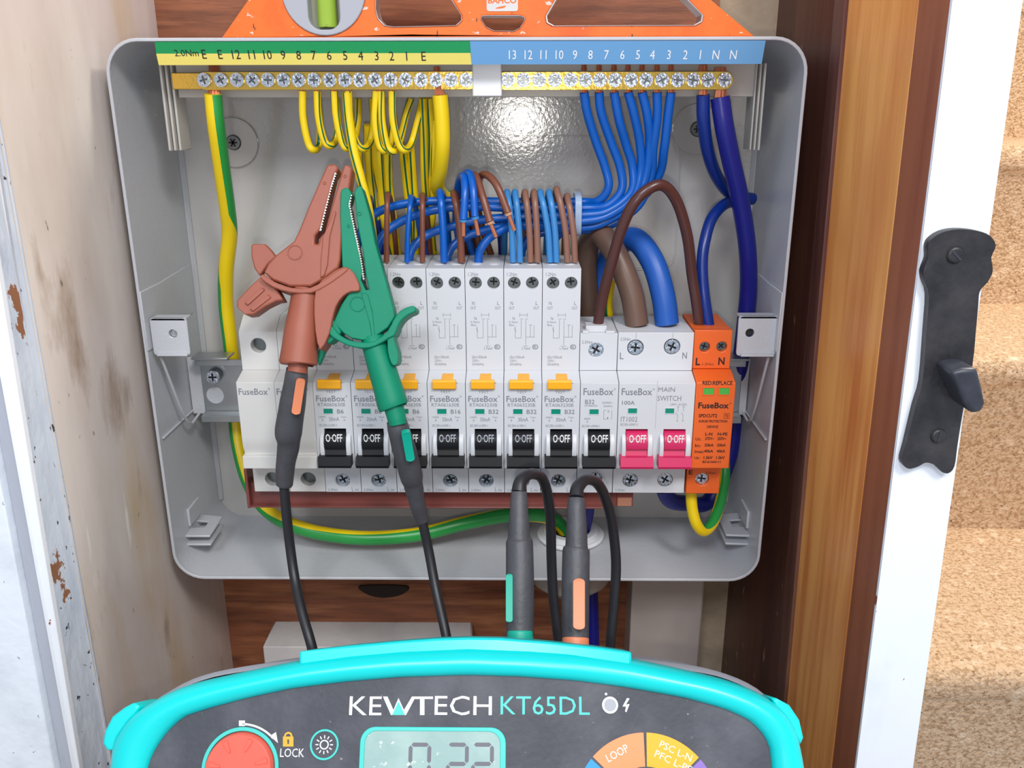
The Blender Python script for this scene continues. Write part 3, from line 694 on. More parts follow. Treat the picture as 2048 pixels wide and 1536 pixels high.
ft('2', mb, 13, 14, 820, 824); ft('1', mb, 13, 13.6, 834, 838)
mb.build('lettering', m_ink, t, smooth=0)

# main switch, two modules wide
t = thing('main_switch', 'double width main switch with two crimson toggles', 'main switch', (X0 + P * 10, 0, 0))
w = 2 * P
def pxx(px, Y, base): return UN(px, 700, Y).x - base
hm = housing(w, Z_top_m - .2, 34, [(8.5, vz(695, 0), 3.9), (25.9, vz(693, 0), 3.9)], [(8.8, vz(960, 0), 3.8), (26.3, vz(959, 0), 3.8)],
             [(4.1, 14.6, Z_nb + .6, vz(858, NY)), (4.1 + P, 14.6 + P, Z_nb + .6, vz(858, NY))])
hm.build('housing', m_plas, t, 0.22)
add_screw(scr_m, t, 8.5, 1.2, vz(695, 0), .1); add_screw(scr_m, t, 25.9, 1.2, vz(693, 0), .4); add_screw(scr_m, t, 8.8, 1.6, vz(960, 0), .2); add_screw(scr_m, t, 26.3, 1.6, vz(959, 0), .5)
common_toggle(t, 'pink', m_pink, m_inkw); common_toggle(t, 'pink', m_pink, m_inkw, P)
put('indicator_window', cached('ind3', indicator(4.8, 9.0, 816, 826)), t); put('indicator_window', cached('ind3', None), t, 0, (17.6, 0, 0))
mb = MB(); ft('2.5Nm', mb, 1.2, 6.0, 675, 681, 0); ft('L', mb, 1.2, 3.0, 705, 718, 0, 0, .01); ft('N', mb, 31.0, 33.2, 704, 717, 0, 0, .01)
ft('FuseBox', mb, 1.4, 15.8, 776, 790, NY, 0, .012); ft('®', mb, 16, 16.9, 776, 780); ft('100A', mb, 1.8, 7.8, 801, 809, NY, 0, .012); ft('IT1002', mb, 1.5, 9.4, 833, 843); ft('IEC/EN 60947-3', mb, 1.5, 9.6, 846, 851)
ft('MAIN', mb, 18.6, 26.4, 774, 783, NY); ft('SWITCH', mb, 18.4, 29.6, 791, 801, NY); ft('230V~ AC22A', mb, 24.6, 32.4, 806, 810)
for a in (28.4, 31.0):
    line(mb, a, vz(830, NY), a, vz(838, NY), NY - .06); line(mb, a, vz(830, NY), a - 1.0, vz(824, NY), NY - .06); line(mb, a, vz(814, NY), a, vz(822, NY), NY - .06)
    text(mb, 'o', a - .4, a + .4, vz(842, NY), vz(839, NY), yplane(NY - .06)); text(mb, 'o', a - .4, a + .4, vz(814, NY), vz(811, NY), yplane(NY - .06))
ft('2.5Nm', mb, 1.4, 6.2, 977, 982, 0)
line(mb, 8.5, vz(690, 0) + 3.2, 8.5, Z_top_m - .3, -.06); line(mb, 25.9, vz(690, 0) + 3.2, 25.9, Z_top_m - .3, -.06); line(mb, P, vz(760, NY), P, vz(856, NY), NY - .03, .1)
mb.build('lettering', m_ink, t, smooth=0)

# surge protector
t = thing('surge_protector', 'orange surge protection device at the right end of the row', 'surge protector', (X0 + P * 12, 0, 0))
mb = MB(); x0, x1 = GAP, P - GAP
zt = vz(660, 0); ze = vz(737, 0)
mb.prof([(5.5, zt), (34, zt), (34, -58), (34, -78), (5.5, -78)], x0 + .05, x1 - .05)
mb.plate(rect(x0, x1, ze, zt), [circ(5.3, vz(694, 0), 2.5, 18), circ(13.4, vz(693, 0), 2.5, 18)], None, 0, 5.6)
mb.plate(rect(x0 + .6, x1 - .4, Z_lb - .3, Z_lt + 4), [circ(8.6, vz(958, 0), 3.4, 20)], None, 0, 5.6)
mb.build('housing', m_orange, t, 0.4)
mb = MB().prof([(-2, ze - .2), (NY, ze - 3.4), (NY, Z_nb), (-1, Z_nb + .1), (5.4, Z_nb), (5.4, ze - .2)], x0, x1 + .6)
mb.build('cartridge', m_orange, t, 0.4)
for a, b in ((3.7, 8.6), (11.0, 15.8)):
    z0_, z1_ = vz(788, NY), vz(775, NY)
    m2 = MB().box(a, b, NY - .03, NY + .5, z0_, z1_); m2.plate(rect(a - .4, b + .4, z0_ - .4, z1_ + .4), [rect(a, b, z0_, z1_)], None, NY - .3, NY + .1, 1)
    m2.build('indicator_window', [m_indg, m_orange], t)
add_screw(scr_s, t, 5.3, 3, vz(694, 0), .3).scale = (.86,) * 3; add_screw(scr_s, t, 13.4, 3, vz(693, 0), .8).scale = (.86,) * 3; add_screw(scr_m, t, 8.6, 2.5, vz(958, 0), .1).scale = (.93,) * 3
mb = MB()
ft('L', mb, 1.4, 3.6, 715, 730, 0, 0, .03); ft('1.2Nm', mb, 4.6, 10.0, 725, 730, 0); ft('N', mb, 12.2, 15.2, 714, 729, 0, 0, .03)
ft('RED:REPLACE', mb, 3.0, 17.0, 761, 769, NY, 0, .02); ft('FuseBox', mb, 1.7, 16.2, 804, 816, NY, 0, .03); ft('®', mb, 16.4, 17.2, 804, 808)
ft('SPDCUT2', mb, 2.2, 11.0, 827, 834, NY, 0, .03); ft('T2', mb, 14.6, 16.2, 828, 834, NY, 0, .02); line(mb, 14.2, vz(826, NY), 16.7, vz(826, NY), NY - .06); line(mb, 14.2, vz(836, NY), 16.7, vz(836, NY), NY - .06); line(mb, 14.2, vz(826, NY), 14.2, vz(836, NY), NY - .06); line(mb, 16.7, vz(826, NY), 16.7, vz(836, NY), NY - .06)
ft('SURGE PROTECTION', mb, 2.5, 16.0, 839, 844, NY, 0, .03); ft('DEVICE', mb, 6.6, 11.8, 850, 855, NY, 0, .03)
ft('L-N', mb, 6.0, 9.4, 864, 870, NY, 0, .03); ft('N-PE', mb, 11.9, 16.6, 864, 870, NY, 0, .03)
for py, a, b, c_ in ((873, 'Uc:', '275V~', '255V~'), (886, 'In:', '20kA', '20kA'), (898, 'Imax:', '40kA', '40kA'), (911, 'Up:', '1.5kV', '1.5kV')):
    ft(a, mb, 1.5, 1.5 + .9 * len(a), py + 1, py + 7, NY, 0, .02); ft(b, mb, 6.0, 10.4, py, py + 6, NY, 0, .03); ft(c_, mb, 12, 16.2, py, py + 6, NY, 0, .03)
ft('IEC61643-11', mb, 5.6, 14.4, 920, 925, NY, 0, .03)
ft('E', mb, 1.6, 3.6, 939, 948, 0, 0, .03); ft('2.0Nm', mb, 10, 15, 942, 947, 0)
mb.build('lettering', m_inkd, t, smooth=0)

# copper busbar
bb = thing('busbar', 'brown insulated comb busbar under the row of breakers', 'busbar', (-12, 8, -88))
bx0, bx1 = UN(500, 1000, 6).x, UN(1266, 1000, 6).x
zb0, zb1 = vz(1012, 6), Z_lb - 1.0
mb = MB().box(bx0, bx1, 6, 14, zb0, Z_lb + 2); mb.box(bx0 - .4, bx0 + 1.2, 2.2, 14, zb0, vz(937, 4)); mb.box(bx0, bx1 - 10, 2.8, 6, zb0, zb0 + .9)
mb.build('insulation', m_cuins, bb, 0.3, loc=(12, -8, 88))
mb = MB().box(bx1 - 8.4, bx1 - .3, 5.2, 6.1, zb0 + .5, Z_lb - .6)
mb.build('end_cap', m_cuins, bb, 0.1, loc=(12, -8, 88))
mb = MB()
for k in range(7):
    z = zb0 + .9 + k * .68
    mb.box(bx1 - 7.9, bx1 - .8, 5.0, 5.25, z, z + .22)
mb.build('moulded_ribs', mat('busbar_label_ribs', (214, 160, 130), 0.4), bb, 0, loc=(12, -8, 88))
for i in range(1, 10):
    x = X0 + P * i
    MB().box(x - .9, x + .9, 4, 8, Z_lb - 1.6, Z_lb + 1.2).build('notch', m_dark, bb, 0.1, loc=(12, -8, 88))

# ------------------------------------------------------------------ cables
GY = [(0.0, 1.0, 0), (0.22, 0.62, 1)]            # about 40 % green
SY = [(0.05, 0.13, 1), (0.36, .42, 1), (0.7, 0.78, 1)]             # yellow with thin green stripes
def cable(name, label, cat, pts, rpx, mats, stripes=None, twist=0, phase=0, group=None, n=14, tipcu=None, seg=7, rmm=None):
    P_ = [UN(*p) if len(p) == 3 and abs(p[0]) > 0 else Vector(p) for p in pts]
    mid = P_[len(P_) // 2]
    r = rmm or rpx * zof(mid) / F
    o = Vector(P_[0])
    mb = MB().tube([p - o for p in P_], r, n, seg, stripes, twist, phase)
    ob = mb.build(name, mats, None, 0, 60, loc=o)
    tag(ob, label, cat, group)
    return ob, P_, r
def strands(parent, p0, d, r, L=3.2, k=5):
    """bare copper strands leaving a wire end (child of the cable)"""
    o = Vector(parent.location) / S; mb = MB(); d = Vector(d).normalized()
    for i in range(k):
        a = 2 * math.pi * i / k; off = Vector((math.cos(a), math.sin(a) * .6, 0)) * r * .5
        mb.tube([Vector(p0) + off - o, Vector(p0) + off * .8 + d * L - o], r * .34, 6, 2)
    return mb.build('copper_strands', m_copper, parent)
YG = [m_yel, m_grn]; YD = [m_yel, m_grnd]
# main earth
ob, P_, r = cable('earth_cable', 'thick green and yellow earth cable down the left side of the enclosure', 'cable',
    [(426, 188, 16), (432, 250, 18), (444, 340, 28), (455, 420, 38), (459, 470, 44), (452, 540, 50), (452, 610, 55), (461, 690, 57), (470, 780, 58), (472, 850, 56), (481, 910, 50), (500, 970, 44), (532, 1018, 38), (580, 1048, 30), (650, 1068, 26), (740, 1076, 24), (840, 1068, 26), (930, 1046, 30), (1020, 1030, 38), (1090, 1033, 44), (1122, 1052, 48), (1134, 1078, 48), (1136, 1110, 48)],
    14, YG, [(0, .2, 1), (.8, 1, 1)], [(0, .75), (3, .72), (5.5, .27), (12, .25), (14, .17), (17, .1), (19, -.04), (22, -.06)], 0, n=28)
strands(ob, P_[0] + Vector((0, 1.6, -.5)), (0, 0.3, 1), r * .85, 15, 7)
# earth loops
loops = [
    [(605, 182), (606, 235), (616, 285), (627, 300), (638, 290), (640, 245), (636, 198)],
    [(634, 182), (637, 235), (648, 280), (660, 292), (671, 280), (676, 240), (672, 192)],
    [(668, 182), (672, 232), (684, 284), (696, 297), (708, 280), (716, 240), (716, 198)],
    [(697, 182), (700, 240), (712, 284), (726, 298), (740, 284), (747, 245), (744, 198)],
    [(752, 182), (750, 240), (757, 286), (768, 302), (779, 290), (785, 245), (783, 198)],
    [(762, 182), (764, 240), (774, 290), (787, 303), (799, 284), (812, 230), (822, 198)],
    [(784, 182), (786, 240), (797, 286), (810, 301), (823, 286), (836, 240), (846, 196)],
]
for k, l in enumerate(loops):
    pts = [(x, y, 17 + (9 if j > 3 else 0) + j * 1.2) for j, (x, y) in enumerate(l)]
    ob, P_, r = cable('earth_wire', ['yellow earth wire loop furthest left under the bar', 'second yellow and green wire loop from the left', 'third wire loop, under the bar screw numbered five', 'fourth wire loop in the row, wide and sagging', 'narrow earth loop near the middle screws', 'overlapping earth loop just right of the narrow one', 'last and widest earth loop, crossing upright wires'][k], 'wire', pts, 7.2, YD, SY if k else [(0.6, 0.7, 1)], 0.15 * (k % 3), 0.02 * k + (0.1 if k % 2 else 0), 'looped earth wires under the brass bar')
    strands(ob, P_[0], (0, 0, 1), r * .8, 3.0, 3)
ups = [  # long earth wires running down behind the breakers
    [(694, 185, 17), (698, 240, 18), (707, 300, 16), (722, 360, 14), (737, 420, 12), (746, 490, 14), (744, 540, 22)],
    [(716, 300, 34), (722, 370, 40), (740, 440, 46), (752, 520, 52)], [(735, 250, 34), (737, 330, 40), (748, 420, 46), (760, 520, 52)],
    [(746, 250, 36), (752, 330, 42), (772, 430, 48), (790, 520, 52)], [(757, 300, 40), (762, 370, 44), (768, 440, 48), (772, 520, 52)],
    [(775, 290, 38), (778, 370, 44), (786, 440, 48), (796, 520, 52)], [(735, 280, 44), (756, 350, 46), (772, 420, 50), (784, 520, 54)],
    [(805, 295, 34), (812, 360, 42), (820, 430, 48), (824, 520, 52)], [(820, 290, 36), (826, 360, 42), (832, 440, 48), (832, 520, 52)],
    [(846, 195, 30), (848, 280, 36), (850, 370, 42), (858, 450, 50), (870, 520, 54)], [(858, 195, 32), (862, 280, 38), (858, 370, 44), (846, 450, 50), (842, 520, 54)], [(868, 240, 36), (868, 320, 40), (866, 400, 46), (862, 460, 50), (868, 520, 54)]]
ulab = ['yellow earth wire curving down in front along the right edge of the green clip', 'earth wire hanging nearest the green clip tip', 'straight earth wire left of the crossing pair', 'earth wire slanting right towards the first brown loop', 'earth wire behind the first brown wire loop', 'earth wire dropping just right of the first brown loop', 'slanting earth wire crossing behind its neighbours', 'left wire of the middle pair of hanging earth wires', 'right wire of the middle pair of hanging earth wires', 'thin earth wire left of the thick yellow cable', 'earth wire crossing left, close to the thick yellow cable', 'earth wire right against the thick yellow cable']
for k, pts in enumerate(ups):
    cable('earth_wire', ulab[k], 'wire', pts, 8.2 if k else 9.5, YD, SY, 0.12 * ((k % 3) - 1), 0.03 * k, 'hanging earth wires')
ob, P_, r = cable('earth_cable', 'thick plain yellow earth cable hanging right of the thin earth wires', 'cable', [(880, 190, 17), (884, 240, 18), (885, 290, 20), (881, 335, 26), (875, 370, 34), (888, 392, 44), (920, 396, 52), (950, 420, 56), (960, 520, 58)], 14.5, YG, [(0.5, 0.62, 1)], 0.1, 0, n=18)
strands(ob, P_[0], (-.2, 0, 1), r * .8, 4, 6)
strands(ob, UN(874, 152, 20), (0, 0, 1), r * .6, 4, 4)
# surge device earth
cable('earth_cable', 'short yellow and green cable looping under the orange surge protector', 'cable', [(1382, 975, 10), (1384, 1015, 8), (1393, 1048, 6), (1408, 1062, 8), (1426, 1045, 14), (1440, 1005, 24), (1449, 955, 34), (1448, 900, 42), (1446, 850, 50)], 11, YG, [(0, .17, 1), (.83, 1, 1)], [(0, .6), (3, .66), (5, .8), (8, .85)], 0.0, n=24)

# neutral wires from the bar to the tie
BUN = [(1160, 404, 32), (1160, 416, 28), (1160, 430, 25), (1160, 443, 24), (1160, 456, 26), (1160, 460, 32), (1160, 436, 35)]
nups = [
    [(1168, 185, 18), (1174, 225, 20), (1192, 285, 24), (1210, 335, 26), (1217, 375, 26), (1196, 402, 28)],
    [(1198, 185, 18), (1202, 225, 20), (1222, 285, 24), (1240, 335, 26), (1243, 380, 26), (1212, 412, 26)],
    [(1228, 185, 18), (1238, 240, 20), (1252, 290, 24), (1265, 335, 26), (1262, 385, 25), (1216, 422, 24)],
    [(1256, 185, 18), (1268, 230, 20), (1280, 290, 24), (1281, 345, 26), (1264, 395, 25), (1215, 432, 24)],
    [(1284, 185, 18), (1295, 235, 20), (1299, 290, 24), (1292, 350, 26), (1268, 402, 26), (1214, 442, 26)],
    [(1314, 185, 18), (1314, 235, 20), (1306, 300, 24), (1302, 350, 28), (1276, 412, 30), (1214, 452, 31)],
    [(1342, 185, 18), (1336, 230, 20), (1328, 300, 24), (1318, 350, 30), (1280, 400, 34), (1214, 436, 35)]]
nends = [
    [(1040, 404, 30), (900, 402, 30), (820, 406, 30), (760, 422, 30), (728, 450, 28), (712, 500, 24), (706, 525, 22)],
    [(1040, 416, 26), (930, 413, 26), (860, 422, 26), (800, 444, 26), (765, 472, 24), (750, 505, 22), (746, 525, 22)],
    [(1040, 434, 24), (960, 440, 24), (900, 454, 24), (858, 468, 24), (830, 490, 22), (820, 510, 21), (818, 525, 21)],
    [(1050, 452, 24), (990, 456, 24), (935, 472, 24), (906, 492, 22), (896, 510, 21), (893, 525, 21)],
    [(1060, 452, 22), (1020, 454, 20), (986, 470, 18), (965, 492, 16), (958, 510, 16), (957, 525, 16)],
    [(1100, 462, 34), (1060, 475, 34), (1044, 500, 34), (1040, 530, 34)],
    [(1140, 450, 36), (1112, 475, 36), (1102, 500, 36), (1100, 530, 36)]]
nl = ['leftmost blue neutral wire under the blue label', 'second blue neutral wire from the left', 'third blue neutral wire from the left', 'fourth blue neutral wire, in the middle of seven', 'fifth blue neutral wire from the left', 'sixth blue neutral wire, beside the rightmost one', 'rightmost thin blue neutral wire, left of the navy cables']
for k in range(7):
    pts = nups[k] + [BUN[k]] + nends[k]
    ob, P_, r = cable('neutral_wire', nl[k] + ', led through the clear tie', 'wire', pts, 8.6, m_blue, group='blue neutral wires')
    strands(ob, P_[0], (0, 0, 1), r * .85, 2.0, 4); strands(ob, P_[0] + Vector((0, 4, 9.5)), (0, 0, 1), r * .8, 2.4, 4)
tie = tag(MB().plate(smooth_loop([(-6.6, -7), (-6.6, 7), (0, 10.2), (11, 9.5), (12.5, 0), (11, -9.5), (0, -10.2)], 3), [smooth_loop([(-5.8, -6.4), (-5.8, 6.4), (0, 9.3), (10.2, 8.7), (11.6, 0), (10.2, -8.7), (0, -9.3)], 3)], lambda u, v, d: (d, u, v), -1.6, 1.6).build('cable_tie', mat('clear_tie', (176, 196, 226), 0.2, trans=0.25), None, 0.3, loc=UN(1155, 430, 27)), 'translucent cable tie holding the blue neutral wires together', 'cable tie')

# arching wires into the tops of the tall breakers: hole x (pixel), colour, top
def arch(px0, py0, px_top, py_top, px1, matt, lab, rpx, grp, y0=12, yt=26, y1=50, name='breaker_wire', py1=520):
    dx = px_top - px0; pts = [(px0, py0 + 4, y0), (px0 + dx * .18, py0 - (py0 - py_top) * .4, y0 - .5), (px0 + dx * .62, py0 - (py0 - py_top) * .78, y0 + .5), (px0 + dx * .92, py_top + 8, y0 + 4), (px_top, py_top, (y0 + yt) / 2 + 2), (px_top + (px1 - px_top) * .3, py_top + 10, yt + 3), (px_top + (px1 - px_top) * .6, py_top + 50, (yt + y1) / 2), (px1, py1, y1)]
    return cable(name, lab, 'wire', pts, rpx, matt, group=grp)
A = 'arched wires into the breaker tops'
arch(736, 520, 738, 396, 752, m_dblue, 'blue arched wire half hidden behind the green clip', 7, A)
arch(773, 520, 775, 388, 794, m_brn, 'first brown arched wire right of the green clip', 5.5, A)
arch(814, 520, 822, 394, 846, m_blue, 'thin blue arched wire next to the first brown one', 5.5, A)
arch(845, 520, 845, 390, 862, m_brn, 'second brown arched wire, left of the bare copper ends', 5.5, A)
arch(888, 520, 880, 384, 900, m_blue, 'thick blue arched wire left of the bare copper ends', 7.5, A)
arch(923, 520, 908, 386, 930, m_brn, 'brown arched wire beside the thick blue one', 7.5, A)
pairs = [(1026, 1014, m_lblue, 1), (1040, 1030, m_lblue, 2), (1061, 1050, m_brn2, 3), (1075, 1068, m_brn2, 4), (1100, 1080, m_lblue, 5), (1113, 1098, m_lblue, 6), (1135, 1113, m_brn2, 7), (1150, 1134, m_brn2, 8)]
pl_ = ['left light blue wire above the seventh tall breaker', 'right light blue wire, next to the pair of brown wires', 'left brown wire between the two light blue pairs', 'right brown wire between the two light blue pairs', 'left light blue wire of the pair over the last tall breaker', 'right light blue wire of the pair over the last tall breaker', 'left brown wire at the right end of the arches', 'rightmost brown arched wire beside the clear tie']
for (px0, pxt, mm, k) in pairs:
    arch(px0, 520, pxt, 384 + (8 if k in (8,) else 0) - (6 if k == 7 else 0), pxt - 6, mm, pl_[k - 1], 6.6, 'paired wires over the two right-hand tall breakers', 12, 24, 46)
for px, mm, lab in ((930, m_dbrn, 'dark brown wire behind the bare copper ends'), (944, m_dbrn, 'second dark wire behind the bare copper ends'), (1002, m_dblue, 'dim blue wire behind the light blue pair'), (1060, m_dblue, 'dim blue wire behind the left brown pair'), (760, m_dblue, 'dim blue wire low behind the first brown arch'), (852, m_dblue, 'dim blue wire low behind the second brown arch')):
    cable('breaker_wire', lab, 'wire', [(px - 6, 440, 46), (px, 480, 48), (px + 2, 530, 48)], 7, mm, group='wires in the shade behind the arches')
# four spare wire ends with bare copper
sp = [([(925, 520, 40), (912, 440, 34), (916, 372, 24), (926, 352, 12), (930, 380, 4), (927, 440, 0)], (927, 472), m_blue, 'leftmost spare blue wire end with bare copper'),
      ([(948, 520, 40), (926, 430, 34), (925, 362, 24), (938, 346, 12), (946, 376, 4), (950, 434, 0)], (957, 470), m_blue, 'second spare blue wire end with bare copper'),
      ([(965, 520, 42), (945, 430, 36), (943, 362, 22), (951, 352, 12), (965, 392, 4), (980, 444, 0)], (992, 474), m_brn, 'spare brown wire end drooping between two others'),
      ([(985, 520, 42), (958, 430, 36), (957, 366, 24), (970, 349, 12), (993, 370, 4), (1016, 426, 0)], (1029, 461), m_brn, 'spare brown wire end reaching furthest right')]
for pts, tip, mm, lab in sp:
    ob, P_, r = cable('spare_wire', lab, 'wire', pts, 7.6, mm, group='spare wires with bare ends')
    o = P_[0]; MB().tube([P_[-1] - o, UN(tip[0], tip[1], 0) - o], r * .55, 8, 2).build('copper_core', m_copper, ob)
    MB().tube([P_[-1] + (UN(tip[0], tip[1], 0) - P_[-1]) * -.02 - o, P_[-1] + (UN(tip[0], tip[1], 0) - P_[-1]) * .12 - o], r * 1.04, 10, 2).build('cut_sheath_edge', m_lblue if mm is m_blue else mat('cut_brown', (190, 140, 110), .5), ob)

# tails
cable('meter_tail', 'thick brown tail arching into the left side of the main switch', 'cable', [(1274, 650, 14), (1264, 590, 16), (1242, 530, 20), (1218, 486, 26), (1196, 468, 34), (1178, 486, 42), (1172, 530, 46), (1176, 620, 48), (1176, 720, 50)], 23, m_tbrn, n=24)
cable('meter_tail', 'thick blue tail arching into the right side of the main switch', 'cable', [(1334, 648, 14), (1326, 590, 16), (1306, 525, 22), (1272, 480, 32), (1238, 490, 44), (1206, 540, 52), (1190, 610, 54), (1184, 720, 54)], 23, m_tblue, n=24)
cable('line_cable', 'dark brown glossy cable arching from the single breaker to the surge protector', 'cable', [(1195, 655, 10), (1204, 600, 8), (1222, 530, 4), (1246, 450, 0), (1276, 396, -2), (1320, 370, 0), (1352, 400, 4), (1374, 470, 8), (1384, 550, 12), (1392, 600, 12), (1399, 655, 12)], 11.5, m_dbrn, n=18)
ob, P_, r = cable('neutral_cable', 'deep blue cable from the neutral bar crossing behind the navy cable', 'cable', [(1406, 190, 18), (1407, 240, 20), (1415, 300, 26), (1432, 350, 34), (1458, 385, 42), (1485, 395, 48), (1505, 398, 52)], 12.5, m_dblue, n=18)
strands(ob, P_[0], (0, 0, 1), r * .8, 3.5, 6); strands(ob, P_[0] + Vector((0, 4, 9)), (0, 0, 1), r * .9, 4, 6)
ob, P_, r = cable('neutral_cable', 'thick navy cable from the right end of the neutral bar down the right side', 'cable', [(1440, 195, 18), (1448, 250, 18), (1462, 320, 22), (1480, 400, 28), (1494, 490, 34), (1497, 570, 40), (1490, 650, 42), (1480, 730, 46), (1470, 800, 52), (1462, 900, 56), (1420, 1000, 54), (1370, 1006, 40), (1340, 1000, 30), (1326, 975, 26)], 16.5, m_navy, n=22)
strands(ob, P_[0], (0, 0, 1), r * .8, 4, 7); strands(ob, P_[0] + Vector((0, 4, 9)), (0, 0, 1), r * .85, 4, 7)
cable('neutral_cable', 'deep blue cable curving down into the orange surge protector', 'cable', [(1480, 402, 44), (1450, 408, 36), (1424, 436, 28), (1410, 480, 22), (1404, 530, 18), (1408, 590, 14), (1418, 655, 12)], 11.5, m_dblue, n=18)
cable('earth_cable', 'bit of yellow and green cable seen between the thick tails', 'cable', [(1222, 560, 58), (1216, 610, 60), (1224, 660, 60), (1230, 720, 60)], 9, YG, GY, .1, .8)
cable('supply_cable', 'navy cable rising through the bottom gland', 'cable', [(1160, 1140, 46), (1163, 1075, 46), (1172, 1030, 45), (1176, 990, 45), (1176, 950, 45)], 15, m_navy)
cable('supply_cable', 'navy cable hanging below the enclosure behind the orange insert plug', 'cable', [(1180, 1172, 50), (1182, 1230, 50), (1184, 1300, 50), (1186, 1380, 50)], 15, m_navy)

# ------------------------------------------------------------------ crocodile clips (each in its own tilted plane)
def frame(p0, p1):
    A_, B_ = UN(*p0), UN(*p1); d = Vector((0, A_.y - B_.y, A_.z - B_.z)).normalized()
    n = Vector((0, -d.z, d.y))
    return B_, d, n
def local_fn(O, d, n):
    def f(px, py, h=0.0):
        r_ = ray(px, py); q = CC + r_ * (((O + n * h) - CC).dot(n) / r_.dot(n)) - O
        return Vector((q.x, q.dot(d), h))
    return f
def clip(name, label, p0, p1, body, mt, extras, sleeve, teeth, dots):
    O, d, n = frame(p0, p1); L_ = local_fn(O, d, n)
    rot = Matrix((Vector((1, 0, 0)), d, n)).transposed()
    t = thing(name, label, 'crocodile clip', O, 'crocodile clips on the test leads', rot)
    f3 = lambda u, v, dd: (u, v, dd)
    def pl(pts, h0, h1, nm, m_, bev=0.5, sm=0):
        P2 = [tuple(L_(x, y, h1)[:2]) for x, y in pts]
        if sm: P2 = smooth_loop(P2, sm)
        return MB().plate(P2, [], f3, h0, h1).build(nm, m_, t, bev)
    pl(body, -4.5, 4.5, 'jaw', mt, 0.9)
    for pts, h0, h1, nm, sm in extras: pl(pts, h0, h1, nm, mt, 1.5 if nm in ('finger_guard', 'guard_wing') else .7, sm)
    MB().tube([(L_(x, y, 0), r_ * zof(UN(x, y, O.y)) / F) for x, y, r_ in sleeve], 1, 20, 4).build('sleeve', mt, t, 0.3)
    # metal jaw strip with teeth
    mb = MB(); q = [L_(x, y, 4.2) for x, y in teeth]
    for a, b in zip(q[:-1], q[1:]):
        dd = (b - a); k = max(2, int(dd.length / 1.1)); nn = Vector((-dd.y, dd.x, 0)).normalized()
        for i in range(k):
            c0 = a + dd * (i / k); c1 = a + dd * ((i + 1) / k); m_ = (c0 + c1) / 2
            mb.plate([tuple((c0 - nn * .2)[:2]), tuple((c1 - nn * .2)[:2]), tuple((m_ + nn * .8)[:2])], [], f3, 1.6, 4.3)
    mb.tube([p_ + Vector((0, 0, -1.0)) for p_ in q], .55, 6, 3)
    mb.build('metal_teeth', m_teeth, t)
    for x, y, r_ in dots:
        c_ = L_(x, y, 4.5); MB().plate(circ(c_.x, c_.y, r_, 24), [circ(c_.x, c_.y, r_ - .5, 24)], f3, 4.4, 4.85).build('rivet_ring', mt, t, 0.15)
    return t, L_
body_b = [(654, 329), (670, 327), (677, 336), (668, 352), (660, 385), (651, 420), (642, 456), (630, 470), (628, 488), (636, 488), (640, 474), (649, 464), (655, 440), (668, 395), (682, 345), (686, 331), (697, 329), (704, 335), (699, 372), (691, 420), (684, 470), (680, 520), (676, 536), (650, 556), (620, 573), (580, 573), (545, 560), (527, 545), (537, 525), (551, 510), (587, 482), (597, 462), (620, 405), (640, 360)]
ex_b = [([(527, 548), (548, 563), (582, 575), (620, 575), (648, 560), (668, 545), (690, 534), (696, 540), (676, 556), (652, 572), (622, 586), (580, 585), (545, 574), (520, 556)], -7, 7, 'finger_guard', 2),
        ([(636, 568), (655, 552), (675, 538), (692, 534), (708, 546), (719, 572), (717, 582), (702, 583), (686, 592), (672, 612), (664, 640), (658, 668), (640, 700), (630, 660), (628, 600)], -6, 6.5, 'guard_wing', 2),
        ([(522, 552), (500, 572), (474, 600), (473, 614), (492, 631), (507, 629), (530, 613), (552, 602), (566, 600), (556, 582), (540, 560)], -5, 3.5, 'lever', 0),
        ([(502, 488), (530, 487), (541, 499), (552, 514), (537, 527), (519, 552), (508, 536), (502, 512)], -5.5, -1, 'lever_fin', 0),
        ([(488, 606), (524, 574), (530, 579), (494, 612)], 3.0, 4.3, 'lever_rib', 0), ([(498, 618), (536, 588), (543, 594), (504, 624)], 3.0, 4.3, 'lever_rib', 0),
        ([(645, 474), (656, 450), (668, 420), (672, 424), (660, 470), (655, 530), (648, 552), (640, 556), (641, 520)], 4.4, 5.3, 'jaw_rib', 0)]
clip('crocodile_clip', 'terracotta crocodile clip leaning left over the blanking modules', (680, 335, 0), (596, 725, -32), body_b, m_terra, ex_b,
     [(614, 578, 26), (611, 600, 30), (602, 680, 36), (597, 726, 38), (597, 728, 20), (594, 745, 19)], [(671, 345), (660, 380), (652, 412), (645, 440), (640, 462)], [(590, 505, 3.4), (649, 366, .8), (690, 352, .8)])
body_g = [(681, 381), (689, 375), (697, 376), (703, 386), (700, 400), (696, 408), (700, 418), (702, 432), (706, 450), (712, 480), (720, 515), (725, 545), (722, 560), (731, 580), (738, 579), (735, 566), (731, 548), (727, 510), (719, 470), (713, 440), (711, 410), (709, 395), (708, 384), (715, 373), (723, 372), (727, 385), (740, 430), (750, 485), (770, 555), (787, 617), (790, 633), (776, 655), (745, 677), (727, 681), (705, 677), (685, 665), (668, 647), (667, 642), (682, 610), (698, 585), (690, 560), (684, 530), (682, 480), (680, 430)]
